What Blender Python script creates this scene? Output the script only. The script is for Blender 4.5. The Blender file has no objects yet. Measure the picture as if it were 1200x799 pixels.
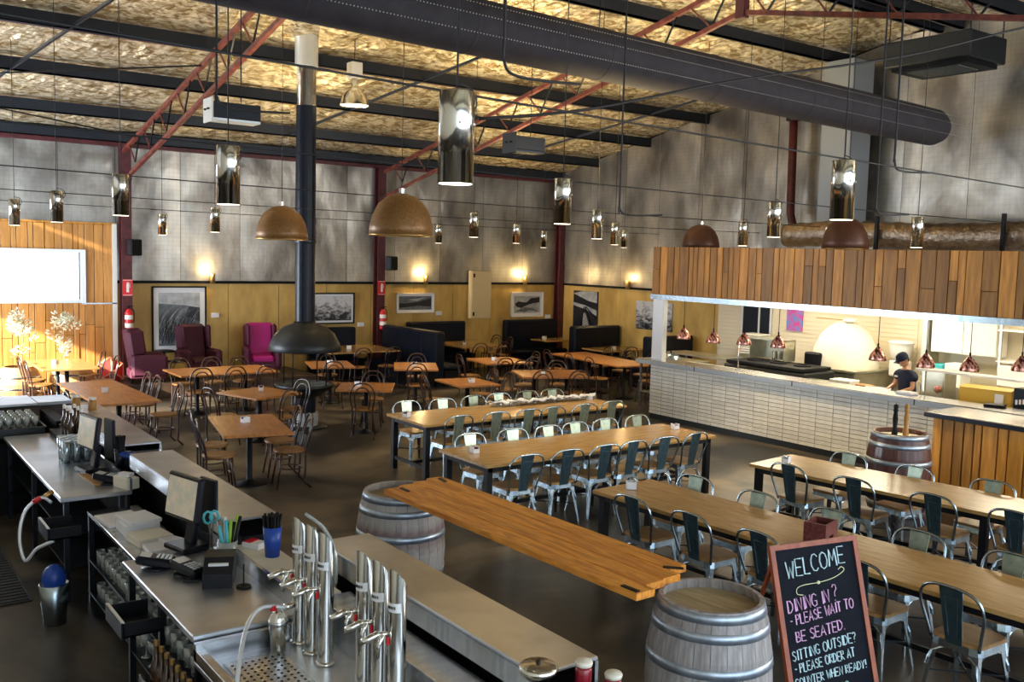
import bpy, math, random
from mathutils import Vector, Matrix, noise
C = bpy.context.scene.collection
SC = bpy.context.scene
R = math.radians
# ------------------------------------------------------------------ camera
yaw, pitch, roll = R(36.089), R(5.167), R(1.503)
F = Vector((math.sin(yaw)*math.cos(pitch), math.cos(yaw)*math.cos(pitch), -math.sin(pitch)))
RT = Vector((math.cos(yaw), -math.sin(yaw), 0)); UP = RT.cross(F)
RX = math.cos(roll)*RT+math.sin(roll)*UP; UY = -math.sin(roll)*RT+math.cos(roll)*UP
cam = bpy.data.objects.new('camera', bpy.data.cameras.new('camera')); C.objects.link(cam)
cam.matrix_world = Matrix(((RX.x, UY.x, -F.x, 0), (RX.y, UY.y, -F.y, 0), (RX.z, UY.z, -F.z, 3.0), (0, 0, 0, 1)))
cam.data.sensor_width = 36; cam.data.lens = 1114.79/1200*36; cam.data.clip_start = .05
SC.camera = cam
# ------------------------------------------------------------------ world, lights, exposure
SC.view_settings.view_transform = 'Standard'; SC.view_settings.look = 'None'
SC.view_settings.gamma = 1; SC.view_settings.use_curve_mapping = False
SC.view_settings.exposure = 0.42
w = bpy.data.worlds.new('world'); SC.world = w; w.use_nodes = True
bg = w.node_tree.nodes['Background']; bg.inputs[0].default_value = (.72, .86, 1, 1); bg.inputs[1].default_value = 2.6
def light(name, kind, loc, energy, color=(1, 1, 1), target=None, size=1, size_y=None, **kw):
    l = bpy.data.lights.new(name, kind); l.energy = energy; l.color = color
    o = bpy.data.objects.new(name, l); C.objects.link(o); o.location = loc
    if kind == 'AREA':
        l.size = size
        if size_y: l.shape = 'RECTANGLE'; l.size_y = size_y
    elif kind != 'SUN': l.shadow_soft_size = size
    for k, v in kw.items(): setattr(l, k, v)
    if target is not None:
        o.rotation_euler = (Vector(target)-Vector(loc)).to_track_quat('-Z', 'Y').to_euler()
    return o
light('sun', 'SUN', (-10, 17, 6), 24, (1, .93, .82), (-9, 17.25, 5.55), angle=R(1))
light('door_daylight', 'AREA', (-1.0, 18.1, 2.0), 560, (.82, .9, 1), (5, 16.5, 4.9), 4.2, 2.8)
light('fill_area_left', 'AREA', (-1.0, 9.5, 3.8), 18, (.8, .89, 1), (5, 10, 2), 5, 3)  # added out-of-frame side fill; the wall has no window here
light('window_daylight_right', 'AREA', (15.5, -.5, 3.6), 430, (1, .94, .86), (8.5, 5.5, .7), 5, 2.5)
light('fill_area_rear', 'AREA', (4, -3.2, 3.6), 42, (.85, .92, 1), (5, 8, 2.2), 7, 4.4)  # added fill light at the open rear, no window modelled
for ky, e in ((7.2, 62), (9.6, 66), (12.0, 60)):
    light('kitchen_ceiling_light', 'AREA', (14.9, ky, 2.72), e, (1, .87, .63), (14.9, ky, 0), 1.6, .8)
for n_, (x_, y_, e_) in enumerate(((6.2, 17.0, 60), (9.7, 16.2, 70), (12.6, 16.5, 90), (9.3, 13.7, 60), (8.1, 11.1, 90), (7.4, 8.7, 90), (13.6, 13.9, 60), (10.9, 9.6, 170), (10.6, 7.4, 120))):
    light('lamp_light', 'SPOT', (x_, y_, 3.2), e_*1.6, (1, .8, .5), (x_, y_, 0), .08, spot_size=R(100), spot_blend=.8)
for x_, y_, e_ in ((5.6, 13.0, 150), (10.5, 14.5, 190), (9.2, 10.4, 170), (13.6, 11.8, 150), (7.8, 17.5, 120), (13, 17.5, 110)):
    light('roof_fill_spot', 'SPOT', (x_, y_, 3.7), e_*1.9, (1, .78, .42), (x_, y_, 8), .2, spot_size=R(150), spot_blend=1)  # added spots without fixtures, brighten the roof foil from below
# ------------------------------------------------------------------ materials
def mat(name, col, rough=.5, metal=0, col2=None, scale=6, stretch=(1, 1, 1), bump=0, bscale=None, rnd=0, emit=None, spec=.5, dist=0, coat=0, det=4, alpha=1, trans=0, lo=.35, hi=.65):
    m = bpy.data.materials.new(name); m.use_nodes = True; nt = m.node_tree; b = nt.nodes['Principled BSDF']
    N = nt.nodes.new; L = nt.links.new
    b.inputs['Roughness'].default_value = rough; b.inputs['Metallic'].default_value = metal
    b.inputs['Base Color'].default_value = (*col, 1); b.inputs['Specular IOR Level'].default_value = spec
    if coat: b.inputs['Coat Weight'].default_value = coat; b.inputs['Coat Roughness'].default_value = .15
    if trans: b.inputs['Transmission Weight'].default_value = trans
    if alpha < 1: b.inputs['Alpha'].default_value = alpha
    out = None
    if col2 or bump:
        tc = N('ShaderNodeTexCoord'); mp = N('ShaderNodeMapping'); L(tc.outputs['Object'], mp.inputs[0]); mp.inputs['Scale'].default_value = stretch
        nz = N('ShaderNodeTexNoise'); nz.inputs['Scale'].default_value = scale; nz.inputs['Detail'].default_value = det; nz.inputs['Distortion'].default_value = dist
        L(mp.outputs[0], nz.inputs[0])
    if col2:
        cr = N('ShaderNodeValToRGB'); cr.color_ramp.elements[0].color = (*col, 1); cr.color_ramp.elements[1].color = (*col2, 1)
        cr.color_ramp.elements[0].position = lo; cr.color_ramp.elements[1].position = hi
        L(nz.outputs['Fac'], cr.inputs[0]); out = cr.outputs[0]
    if rnd:
        oi = N('ShaderNodeObjectInfo'); hs = N('ShaderNodeHueSaturation'); mr = N('ShaderNodeMapRange')
        mr.inputs[3].default_value = 1-rnd; mr.inputs[4].default_value = 1+rnd
        L(oi.outputs['Random'], mr.inputs[0]); L(mr.outputs[0], hs.inputs['Value'])
        if out: L(out, hs.inputs['Color'])
        else: hs.inputs['Color'].default_value = (*col, 1)
        out = hs.outputs[0]
    if out: L(out, b.inputs['Base Color'])
    if bump:
        bp = N('ShaderNodeBump'); bp.inputs['Strength'].default_value = bump; bp.inputs['Distance'].default_value = .02
        if bscale:
            n2 = N('ShaderNodeTexNoise'); n2.inputs['Scale'].default_value = bscale; n2.inputs['Detail'].default_value = 3; L(mp.outputs[0], n2.inputs[0]); L(n2.outputs['Fac'], bp.inputs['Height'])
        else: L(nz.outputs['Fac'], bp.inputs['Height'])
        L(bp.outputs[0], b.inputs['Normal'])
    if emit: b.inputs['Emission Color'].default_value = (*emit[0], 1); b.inputs['Emission Strength'].default_value = emit[1]
    return m
M = {}
def meshlines(m):            # faint reinforcing scrim printed through the foil
    nt = m.node_tree; b = nt.nodes['Principled BSDF']; N = nt.nodes.new; L = nt.links.new; src = b.inputs['Base Color'].links[0].from_socket
    tc = N('ShaderNodeTexCoord'); sx = N('ShaderNodeSeparateXYZ'); L(tc.outputs['Object'], sx.inputs[0]); ad = N('ShaderNodeMath'); ad.operation = 'ADD'; L(sx.outputs[0], ad.inputs[0]); L(sx.outputs[1], ad.inputs[1])
    res = []
    for o, k in ((ad.outputs[0], 11.0), (sx.outputs[2], 11.0)):
        mu = N('ShaderNodeMath'); mu.operation = 'MULTIPLY'; mu.inputs[1].default_value = k; L(o, mu.inputs[0])
        fr = N('ShaderNodeMath'); fr.operation = 'FRACT'; L(mu.outputs[0], fr.inputs[0]); lt = N('ShaderNodeMath'); lt.operation = 'LESS_THAN'; lt.inputs[1].default_value = .14; L(fr.outputs[0], lt.inputs[0]); res.append(lt)
    mx = N('ShaderNodeMath'); mx.operation = 'MAXIMUM'; L(res[0].outputs[0], mx.inputs[0]); L(res[1].outputs[0], mx.inputs[1])
    sc = N('ShaderNodeMath'); sc.operation = 'MULTIPLY'; sc.inputs[1].default_value = .15; L(mx.outputs[0], sc.inputs[0])
    mix = N('ShaderNodeMixRGB'); L(sc.outputs[0], mix.inputs[0]); L(src, mix.inputs[1]); mix.inputs[2].default_value = (.12, .1, .08, 1); L(mix.outputs[0], b.inputs['Base Color'])
M['floor'] = mat('polished_concrete', (.014, .013, .0125), .36, 0, (.17, .135, .09), .6, bump=.12, bscale=7, det=14, spec=.3, dist=1.2, lo=.42, hi=.68)
M['platform'] = mat('platform_board', (.07, .04, .022), .5, 0, (.03, .018, .012), 3)
M['ply'] = mat('plywood', (.68, .45, .13), .5, 0, (.47, .29, .07), 3, (1, 1, .4), rnd=.07, det=6)
M['black'] = mat('black_trim', (.004, .004, .006), .6, spec=.2)
M['foilwall'] = mat('wall_foil', (.6, .565, .5), .34, .65, (.15, .135, .12), 1.2, (1, 1, .6), bump=1.0, bscale=3.2, rnd=.16, det=12, lo=.3, hi=.66)
meshlines(M['foilwall'])
M['foilroof'] = mat('roof_foil', (1, .9, .66), .24, .66, (.36, .25, .1), 5.5, (1, 1.5, 1), bump=.9, bscale=30, det=12, dist=.8, lo=.4, hi=.62)  # ramp paints crease sparkle and warm lamp reflections into the foil
M['purlin'] = mat('purlin_steel', (.012, .016, .026), .45, .3)
M['truss'] = mat('red_oxide_steel', (.21, .052, .035), .5, .1, (.1, .02, .016), 8)
M['darkred'] = mat('dark_red_column', (.1, .014, .018), .5, 0, (.055, .008, .011), 8)
M['duct'] = mat('fabric_duct', (.04, .034, .04), .8, 0, (.028, .024, .03), 5)
M['steel'] = mat('brushed_steel', (.62, .63, .64), .27, 1, (.45, .47, .5), 2.5, (1, 9, 1), bump=.03, bscale=20)
M['bartop'] = mat('glare_pale_steel_top', (.7, .73, .78), .29, .88, (.46, .48, .52), 2.2, det=7, bump=.04, bscale=30, spec=.6)  # pale base colour holds the door and sky glare on the steel
M['chrome'] = mat('polished_steel', (.74, .73, .68), .14, 1)
M['darksteel'] = mat('dark_steel', (.03, .035, .045), .35, .8)
M['whitesteel'] = mat('pale_steel', (.75, .78, .8), .3, .4)
M['blackm'] = mat('black_powdercoat', (.003, .003, .005), .5, spec=.3)
M['plastic'] = mat('black_plastic', (.004, .006, .012), .3, spec=.35)
M['table'] = mat('oak_tabletop', (.5, .3, .1), .25, 0, (.35, .195, .058), 2.6, (1.4, 9, 4), bump=.004, coat=.25, rnd=.05, det=8)
M['tabley'] = mat('oak_tabletop_long', (.4, .22, .085), .2, 0, (.27, .135, .046), 2.6, (9, 1.4, 4), bump=.02, coat=.3, det=8)
M['tableb'] = mat('jarrah_tabletop', (.5, .2, .045), .33, 0, (.31, .115, .024), 2.6, (8, 1, 4), det=8)
M['pine'] = mat('oiled_pine', (.78, .33, .05), .4, 0, (.46, .15, .018), 2.2, (9, 1, 6), bump=.05, rnd=.2, dist=1.5, det=8)
M['cedar'] = mat('cedar_board', (.6, .27, .04), .5, 0, (.38, .155, .022), 3, (6, 6, .7), bump=.05, rnd=.42, det=8)
M['clad'] = mat('blond_board', (.62, .3, .075), .45, 0, (.47, .21, .045), 3, (6, 6, .6), rnd=.14, det=8)
M['seat'] = mat('plywood_seat', (.42, .24, .09), .35, 0, (.3, .15, .05), 4, (1, 7, 1), coat=.2)
M['galv'] = mat('gunmetal_chair_steel', (.46, .55, .6), .26, 1, (.3, .38, .44), 12, rnd=.1)
M['splat'] = mat('gunmetal_splat', (.1, .19, .24), .33, .85, (.07, .13, .17), 12, rnd=.15)
M['splat2'] = mat('pale_galvanised_splat', (.4, .48, .38), .34, .75, (.26, .33, .27), 12)
M['bent'] = mat('bentwood_brown', (.05, .016, .008), .3, 0, (.025, .008, .005), 10, coat=.3)
M['cane'] = mat('bentwood_seat', (.33, .16, .045), .4, 0, (.2, .085, .022), 8)
M['stave'] = mat('grey_oak_stave', (.46, .44, .43), .45, .15, (.25, .22, .21), 4, (5, 5, .8), bump=.1, rnd=.1, det=8)
M['stavestain'] = mat('wine_blotched_stave', (.36, .33, .3), .5, 0, (.14, .055, .06), 2.4, (1, 1, 1.6), bump=.1, rnd=.1, det=6, lo=.5, hi=.64)
M['stavered'] = mat('wine_stained_stave', (.13, .045, .03), .45, 0, (.07, .02, .016), 5, (5, 5, .8), bump=.1, rnd=.2, coat=.15)
M['stavepale'] = mat('pale_oak_stave', (.6, .33, .13), .5, 0, (.45, .22, .08), 5, (5, 5, .8), rnd=.1)
M['head'] = mat('barrel_head_board', (.42, .33, .18), .6, 0, (.3, .22, .11), 6, (4, .7, 1), rnd=.15)
M['hoop'] = mat('galvanised_hoop', (.55, .62, .7), .42, .8, (.32, .38, .46), 9)
M['tile'] = mat('off_white_tile', (.78, .75, .67), .35, 0, (.7, .66, .57), 9, rnd=.09)
M['grout'] = mat('grey_grout', (.4, .38, .33), .8)
M['kwall'] = mat('cream_wall', (.74, .66, .5), .5)
M['white'] = mat('white_paint', (.82, .8, .75), .5)
M['cream'] = mat('cream_render', (.78, .73, .6), .6)
M['paper'] = mat('white_paper', (.8, .8, .82), .7)
M['leather'] = mat('black_leather', (.003, .006, .014), .36, 0, (.006, .009, .018), 9, bump=.1, spec=.25)
M['magenta'] = mat('magenta_velvet', (.1, .004, .04), .7, 0, (.06, .003, .022), 5)
M['pink'] = mat('pink_velvet', (.45, .008, .2), .6)
M['plum'] = mat('plum_velvet', (.06, .003, .018), .7)
M['copper'] = mat('mottled_copper_dome', (.3, .15, .045), .42, .25, (.2, .09, .025), 60)
M['copperdark'] = mat('dark_copper_dome', (.12, .045, .022), .42, .2, (.08, .028, .015), 60)
M['rose'] = mat('rose_copper_lattice', (.85, .42, .32), .3, .7, (.16, .03, .03), 26, det=1, lo=.46, hi=.54)
M['hood'] = mat('charcoal_hood', (.014, .017, .019), .42, .2)
M['ash'] = mat('ash_grate', (.1, .11, .1), .8, 0, (.04, .045, .04), 20)
M['brass'] = mat('brass', (.5, .3, .1), .35, .8)
M['red'] = mat('red_enamel', (.62, .012, .02), .35)
M['redgeo'] = mat('red_fabric_facet', (.7, .02, .01), .6)
M['pinkwood'] = mat('pale_strut', (.8, .32, .16), .5)
M['blue'] = mat('blue_plastic', (.01, .06, .36), .35)
M['green'] = mat('yellow_green_plastic', (.35, .6, .05), .4)
M['cyan'] = mat('turquoise_plastic', (.05, .42, .48), .4)
M['skin'] = mat('skin', (.62, .32, .18), .5)
M['navy'] = mat('navy_cotton', (.008, .014, .04), .8)
M['hair'] = mat('dark_hair', (.012, .01, .012), .6)
M['leafw'] = mat('sun_whitened_leaf', (.86, .88, .72), .6)  # strong sunlight on the leaves put into a near-white base colour
M['stem'] = mat('bark', (.45, .25, .1), .7)
M['glass'] = mat('clear_glass', (.97, .98, 1), .0, 0, trans=1, spec=.1)
M['glassy'] = mat('cloudy_glass', (.62, .68, .68), .12, .35, spec=.9, alpha=.55)
M['card'] = mat('yellow_cardboard', (.62, .4, .05), .6)
M['kraft'] = mat('brown_wood_box', (.4, .2, .05), .6)
M['olive'] = mat('olive_weave', (.3, .2, .03), .6)
M['stainkit'] = mat('kitchen_steel', (.55, .53, .42), .3, .8, (.42, .4, .3), 4)
M['lampface'] = mat('lit_lamp_face', (1, 1, 1), .5, emit=((1, .86, .66), 4.5))
M['bulb'] = mat('lit_bulb', (1, 1, 1), .5, emit=((1, .78, .42), 28))
M['screen'] = mat('pos_screen', (.3, .26, .2), .3, 0, (.1, .17, .17), 14, det=1, emit=((.5, .42, .3), .35))
M['rubber'] = mat('rubber_mat', (.007, .007, .008), .7)
M['chalkb'] = mat('chalkboard', (.003, .005, .011), .7, 0, (.006, .008, .015), 7, spec=.15)
M['chalkw'] = mat('blue_white_chalk', (.62, .83, .88), .9)
M['chalkp'] = mat('pink_chalk', (.85, .5, .78), .9)
M['chalky'] = mat('yellow_chalk', (.82, .84, .5), .9)
M['chalkg'] = mat('mint_chalk', (.45, .85, .65), .9)
M['redframe'] = mat('red_brown_frame', (.42, .1, .03), .4, 0, (.3, .06, .02), 5, (5, 5, 1))
M['maroon'] = mat('maroon_box', (.12, .018, .016), .4, 0, (.16, .05, .045), 40, det=1)
M['foilduct'] = mat('crinkled_foil_duct', (.45, .36, .28), .28, 1, (.25, .19, .15), 10, bump=1, bscale=24)
M['offwhite'] = mat('beige_cabinet', (.7, .55, .3), .5)
M['amber'] = mat('dark_bottle', (.05, .02, .008), .12, spec=.8)
M['jam'] = mat('dark_red_preserve', (.25, .008, .02), .2, spec=.8)
M['wire'] = mat('black_cable', (.01, .01, .012), .6)
M['wirew'] = mat('steel_cable', (.5, .48, .44), .4, .6)
def photo(name, kind, seed):
    m = bpy.data.materials.new(name); m.use_nodes = True; nt = m.node_tree; b = nt.nodes['Principled BSDF']; N = nt.nodes.new; L = nt.links.new
    tc = N('ShaderNodeTexCoord'); mp = N('ShaderNodeMapping'); L(tc.outputs['Generated'], mp.inputs[0])
    mp.inputs['Location'].default_value = (seed, seed*.7, 0)
    nz = N('ShaderNodeTexNoise'); nz.inputs['Detail'].default_value = 8; cr = N('ShaderNodeValToRGB')
    sx = N('ShaderNodeSeparateXYZ'); L(tc.outputs['Generated'], sx.inputs[0])
    mp.inputs['Scale'].default_value = {'grass': (9, 9, 1.6), 'shore': (2.5, 2.5, 5), 'tree': (7, 7, 7)}[kind]
    if kind == 'grass': mp.inputs['Rotation'].default_value = (.5, .5, .3)
    nz.inputs['Scale'].default_value = 1.2; nz.inputs['Distortion'].default_value = .6; L(mp.outputs[0], nz.inputs[0])
    ma = N('ShaderNodeMath'); ma.operation = 'MULTIPLY_ADD'; L(sx.outputs[2], ma.inputs[0]); ma.inputs[1].default_value = .45; L(nz.outputs['Fac'], ma.inputs[2])
    e = cr.color_ramp.elements; e[0].position = .52; e[0].color = (.01, .014, .025, 1); e[1].position = .86; e[1].color = (.62, .64, .68, 1)
    L(ma.outputs[0], cr.inputs[0]); L(cr.outputs[0], b.inputs['Base Color']); b.inputs['Roughness'].default_value = .3
    return m
# ------------------------------------------------------------------ mesh building
class MB:
    def __init__(s): s.v = []; s.f = []; s.s = []
    def add(s, vs, fs, sm=False):
        o = len(s.v); s.v += [tuple(v) for v in vs]; s.f += [tuple(i+o for i in f) for f in fs]; s.s += [sm]*len(fs); return s
    def box(s, c, d, rz=0, ry=0, rx=0, bev=0):
        x, y, z = d[0]/2, d[1]/2, d[2]/2
        Mx = Matrix.Rotation(rz, 3, 'Z') @ Matrix.Rotation(ry, 3, 'Y') @ Matrix.Rotation(rx, 3, 'X'); c = Vector(c)
        if bev:
            g = min(bev, x*.9, y*.9, z*.9); vs = []
            for zz, q in ((-z, g), (-z+g, 0), (z-g, 0), (z, g)):
                for a, b in ((-x+q, -y+q+(g if not q else 0)), (-x+q+(g if not q else 0), -y+q), (x-q-(g if not q else 0), -y+q), (x-q, -y+q+(g if not q else 0)), (x-q, y-q-(g if not q else 0)), (x-q-(g if not q else 0), y-q), (-x+q+(g if not q else 0), y-q), (-x+q, y-q-(g if not q else 0))):
                    vs.append(c+Mx@Vector((a, b, zz)))
            fs = [tuple(range(7, -1, -1)), tuple(range(24, 32))]
            for k in range(3):
                for i in range(8): fs.append((k*8+i, k*8+(i+1) % 8, (k+1)*8+(i+1) % 8, (k+1)*8+i))
            return s.add(vs, fs)
        vs = [c+Mx@Vector((a*x, b*y, e*z)) for a in (-1, 1) for b in (-1, 1) for e in (-1, 1)]
        return s.add(vs, [(0, 1, 3, 2), (4, 6, 7, 5), (0, 4, 5, 1), (2, 3, 7, 6), (0, 2, 6, 4), (1, 5, 7, 3)])
    def bx(s, x0, x1, y0, y1, z0, z1, bev=0): return s.box(((x0+x1)/2, (y0+y1)/2, (z0+z1)/2), (x1-x0, y1-y0, z1-z0), bev=bev)
    def tube(s, pts, r, n=6, closed=False, flat=None, caps=True):
        P = [Vector(p) for p in pts]; m = len(P); vs = []; ref = None
        for i, p in enumerate(P):
            if closed: t = P[(i+1) % m]-P[i-1]
            else: t = P[min(i+1, m-1)]-P[max(i-1, 0)]
            t.normalize()
            if ref is None:
                ref = t.orthogonal().normalized() if abs(t.z) > .99 else Vector((0, 0, 1)).cross(t).normalized()
            a = (ref-t*ref.dot(t)).normalized(); b = t.cross(a); ref = a
            rr = r[i] if isinstance(r, (list, tuple)) else r
            for k in range(n):
                an = 2*math.pi*(k+.5)/n; vs.append(p+a*math.cos(an)*rr+b*math.sin(an)*rr*(flat or 1))
        fs = []
        for i in range(m if closed else m-1):
            j = (i+1) % m
            for k in range(n): fs.append((i*n+k, i*n+(k+1) % n, j*n+(k+1) % n, j*n+k))
        if not closed and caps: fs += [tuple(range(n-1, -1, -1)), tuple(range((m-1)*n, m*n))]
        return s.add(vs, fs, n > 4)
    def lathe(s, prof, n=20, c=(0, 0, 0), a0=0, a1=2*math.pi, axis='z', sm=True):
        full = abs(a1-a0-2*math.pi) < 1e-6; vs = []; m = len(prof); k = n if full else n+1
        for i in range(k):
            an = a0+(a1-a0)*i/n
            for r, z in prof:
                q = (r*math.cos(an), r*math.sin(an), z)
                if axis == 'x': q = (q[2], q[0], q[1])
                if axis == 'y': q = (q[0], q[2], q[1])
                vs.append((q[0]+c[0], q[1]+c[1], q[2]+c[2]))
        fs = []
        for i in range(n):
            j = (i+1) % k
            for t in range(m-1): fs.append((i*m+t, j*m+t, j*m+t+1, i*m+t+1))
        return s.add(vs, fs, sm)
    def cyl(s, c, r, h, n=16, r2=None): r2 = r if r2 is None else r2; return s.lathe([(0, 0), (r, 0), (r2, h), (0, h)], n, c, sm=False)
    def ball(s, c, r, n=12, sz=1): return s.lathe([(r*math.sin(math.pi*i/8), -r*sz*math.cos(math.pi*i/8)) for i in range(9)], n, c)
    def mesh(s, name):
        me = bpy.data.meshes.new(name); me.from_pydata(s.v, [], s.f); me.polygons.foreach_set('use_smooth', s.s); me.update(); return me
    def build(s, name, m, parent=None, loc=None, rz=0):
        me = s.mesh(name); me.materials.append(M[m] if isinstance(m, str) else m)
        o = bpy.data.objects.new(name, me); C.objects.link(o)
        if parent: o.parent = parent
        if loc: o.location = loc
        if rz: o.rotation_euler = (0, 0, rz)
        return o
def tag(o, label, cat, group=None, kind=None):
    if label: o['label'] = label
    if cat: o['category'] = cat
    if group: o['group'] = group
    if kind: o['kind'] = kind
    return o
def thing(name, label, cat, loc=(0, 0, 0), rz=0, group=None):
    o = bpy.data.objects.new(name, None); o.empty_display_size = .1; C.objects.link(o); o.location = loc; o.rotation_euler = (0, 0, rz)
    return tag(o, label, cat, group)
def struct(o): o['kind'] = 'structure'; return o
def empty_struct(name, loc=(0, 0, 0)):
    o = bpy.data.objects.new(name, None); C.objects.link(o); o.location = loc; return struct(o)
KIDS = {}
def copy_thing(src, loc, rz=0, label=None, group=None, scale=None):
    if src.name not in KIDS: KIDS[src.name] = [(c, list(c.children)) for c in src.children]
    r = src.copy(); C.objects.link(r); r.location = loc; r.rotation_euler = (0, 0, rz)
    if label: r['label'] = label
    if group: r['group'] = group
    if scale: r.scale = (scale,)*3
    for c, gs in KIDS[src.name]:
        d = c.copy(); C.objects.link(d); d.parent = r
        for g in gs: e = g.copy(); C.objects.link(e); e.parent = d
    return r
class Proto:                      # first placement moves the original, later ones copy it
    def __init__(s, o): s.o = o; s.used = False; KIDS[o.name] = [(c, list(c.children)) for c in o.children]
    def put(s, loc, rz=0, label=None, group=None, scale=None):
        if not s.used:
            s.used = True; o = s.o; o.location = loc; o.rotation_euler = (0, 0, rz)
            if label: o['label'] = label
            if group: o['group'] = group
            if scale: o.scale = (scale,)*3
            return o
        return copy_thing(s.o, loc, rz, label, group, scale)
def piece(mesh, name, loc, parent, rz=0, scale=None):
    o = bpy.data.objects.new(name, mesh); C.objects.link(o); o.parent = parent; o.location = loc
    if rz: o.rotation_euler = (0, 0, rz)
    if scale: o.scale = scale
    return o
def boxmesh(name, d, m, bev=0):
    me = MB().box((0, 0, 0), d, bev=bev).mesh(name); me.materials.append(M[m]); return me
ORD = ['first', 'second', 'third', 'fourth', 'fifth', 'sixth', 'seventh', 'eighth', 'ninth', 'tenth']
random.seed(7)
XW, YW = 16.8, 20.9
def tt(y): return (YW-y) if y > 9.7 else (y+1.5)
def zp(y): return 5.05+.2*tt(y)
# ------------------------------------------------------------------ floor and walls
M['riser'] = mat('dull_zinc', (.3, .32, .33), .5, .5)
struct(MB().bx(-1.2, XW+.1, -3.5, YW+.1, -.1, 0).build('floor', 'floor'))
wb = empty_struct('wall_back')
for x0, x1, z0, z1 in ((-1.3, .8, 0, 5.3), (.8, 4.3, 0, 1.85), (.8, 4.3, 2.82, 5.3), (4.3, XW+.2, 0, 5.3)): MB().bx(x0, x1, YW, YW+.15, z0, z1).build('wall_core', 'black', wb)
wr = empty_struct('wall_right')
MB().add([(XW, -3.5, 0), (XW, YW, 0), (XW, YW, 5.4), (XW, 9.7, 7.7), (XW, -3.5, 5.3), (XW+.15, -3.5, 0), (XW+.15, YW, 0), (XW+.15, YW, 5.4), (XW+.15, 9.7, 7.7), (XW+.15, -3.5, 5.3)],
         [(4, 3, 2, 1, 0), (5, 6, 7, 8, 9), (0, 1, 6, 5), (1, 2, 7, 6), (2, 3, 8, 7), (3, 4, 9, 8), (4, 0, 5, 9)]).build('wall_core', 'black', wr)
wl = empty_struct('wall_left')
for y0, y1, z0, z1 in ((-3.5, 15.9, 0, 5.2), (15.9, 20.6, 3.4, 5.2), (20.6, YW, 0, 5.2)): MB().bx(-1.35, -1.2, y0, y1, z0, z1).build('wall_core', 'cream', wl)
MB().add([(-1.3, -3.5, 5.2), (-1.3, YW, 5.2), (-1.3, 9.7, 7.6), (-1.2, -3.5, 5.2), (-1.2, YW, 5.2), (-1.2, 9.7, 7.6)], [(0, 1, 2), (3, 5, 4), (0, 3, 4, 1), (1, 4, 5, 2), (2, 5, 3, 0)]).build('gable_core', 'foilwall', wl)
# foil lining strips, each its own sheet with a slight bow
x = 5.05; k = 0
def foilstrip(parent, p0, p1, zb, zt0, zt1, nrm):
    n, m = 7, 22; vs = []; fs = []; s = random.random()*50
    for i in range(n+1):
        for j in range(m+1):
            u, v = i/n, j/m; p = Vector(p0).lerp(Vector(p1), u); zt = zt0+(zt1-zt0)*u; z = zb+(zt-zb)*v
            d = .012+.03*noise.noise(Vector((u*1.5+s, z*1.1, s)))+.012*noise.noise(Vector((u*5+s, z*4, 3)))
            if i in (0, n): d = .004
            vs.append(Vector((p.x, p.y, z))+Vector(nrm)*(d+.03))
    for i in range(n):
        for j in range(m):
            a = i*(m+1)+j; q = (a, a+m+1, a+m+2, a+1); fs.append(q if nrm[1] else q[::-1])
    MB().add(vs, fs, True).build('foil_strip', 'foilwall', parent)
XS = [-1.2, .1, 1.4, 2.7, 3.9, 4.99]+[5.0+1.31*k for k in range(1, 10)]+[XW]
for x0, x1 in zip(XS[:-1], XS[1:]):
    zb = 3.43 if x1 < 5.1 else 2.24
    foilstrip(wb, (x0+.004, YW, 0), (x1-.004, YW, 0), zb, 5.2, 5.2, (0, -1, 0))
y = YW
while y > -1:
    y0 = y-1.3; zt = lambda q: zp(q)+.2
    foilstrip(wr, (XW, y-.004, 0), (XW, y0+.004, 0), 2.24 if y > 4 else 2.24, zt(y), zt(y0), (-1, 0, 0)); y = y0
# plywood dado panels
for i in range(10):
    x0 = 4.98+i*1.185; x1 = min(x0+1.185, XW)
    MB().bx(x0+.006, x1-.006, YW-.035, YW, 0, 2.2).build('plywood_panel', 'ply', wb)
for i in range(5):
    y1 = YW-.05-i*1.22
    MB().bx(XW-.035, XW, y1-1.214, y1, 0, 2.2).build('plywood_panel', 'ply', wr)
MB().bx(4.98, XW, YW-.07, YW, 2.2, 2.26).build('trim_back', 'black', wb); MB().bx(XW-.07, XW, 13, YW, 2.2, 2.26).build('trim_right', 'black', wr)
MB().bx(XW-.1, XW, YW-.1, YW, 0, 2.3).build('corner_trim', 'black', wr)
# blond board cladding with the window
xx = 2.15
clad = thing('timber_cladding', 'blond vertical timber boards cladding the wall around the bright window', 'cladding', (0, 0, 0)); clad['kind'] = 'structure'
CB = {}
def board(x0, x1, z0, z1):
    MB().bx(x0+.006, x1-.006, YW-.075-random.random()*.012, YW-.02, z0+.004, z1-.004, .004).build('board', 'clad', clad)
while xx < 4.88:
    w_ = random.choice((.1, .14, .18, .2)); x1 = min(xx+w_, 4.9)
    if xx < 4.37 < x1: x1 = 4.37
    segs = [(0, 1.82), (2.86, 3.4)] if xx < 4.36 else [(0, 3.4)]
    for a, b in segs:
        if random.random() < .75 and b-a > 1: c = a+random.uniform(.35, .8)*(b-a); board(xx, x1, a, c); board(xx, x1, c, b)
        else: board(xx, x1, a, b)
    xx = x1
MB().bx(4.9, 4.99, YW-.1, YW, 0, 3.42).build('edge_post', 'white', clad); MB().bx(2.1, 4.99, YW-.09, YW, 3.4, 3.44).build('cap_strip', 'cedar', clad)
wn = empty_struct('window_1')
f = MB(); f.bx(.8, 4.38, YW-.12, YW+.1, 1.8, 1.86); f.bx(.8, 4.38, YW-.12, YW+.1, 2.82, 2.88); f.bx(4.3, 4.38, YW-.12, YW+.1, 1.86, 2.82); f.bx(.8, .86, YW-.12, YW+.1, 1.86, 2.82); f.build('window_frame', 'whitesteel', wn)
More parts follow.
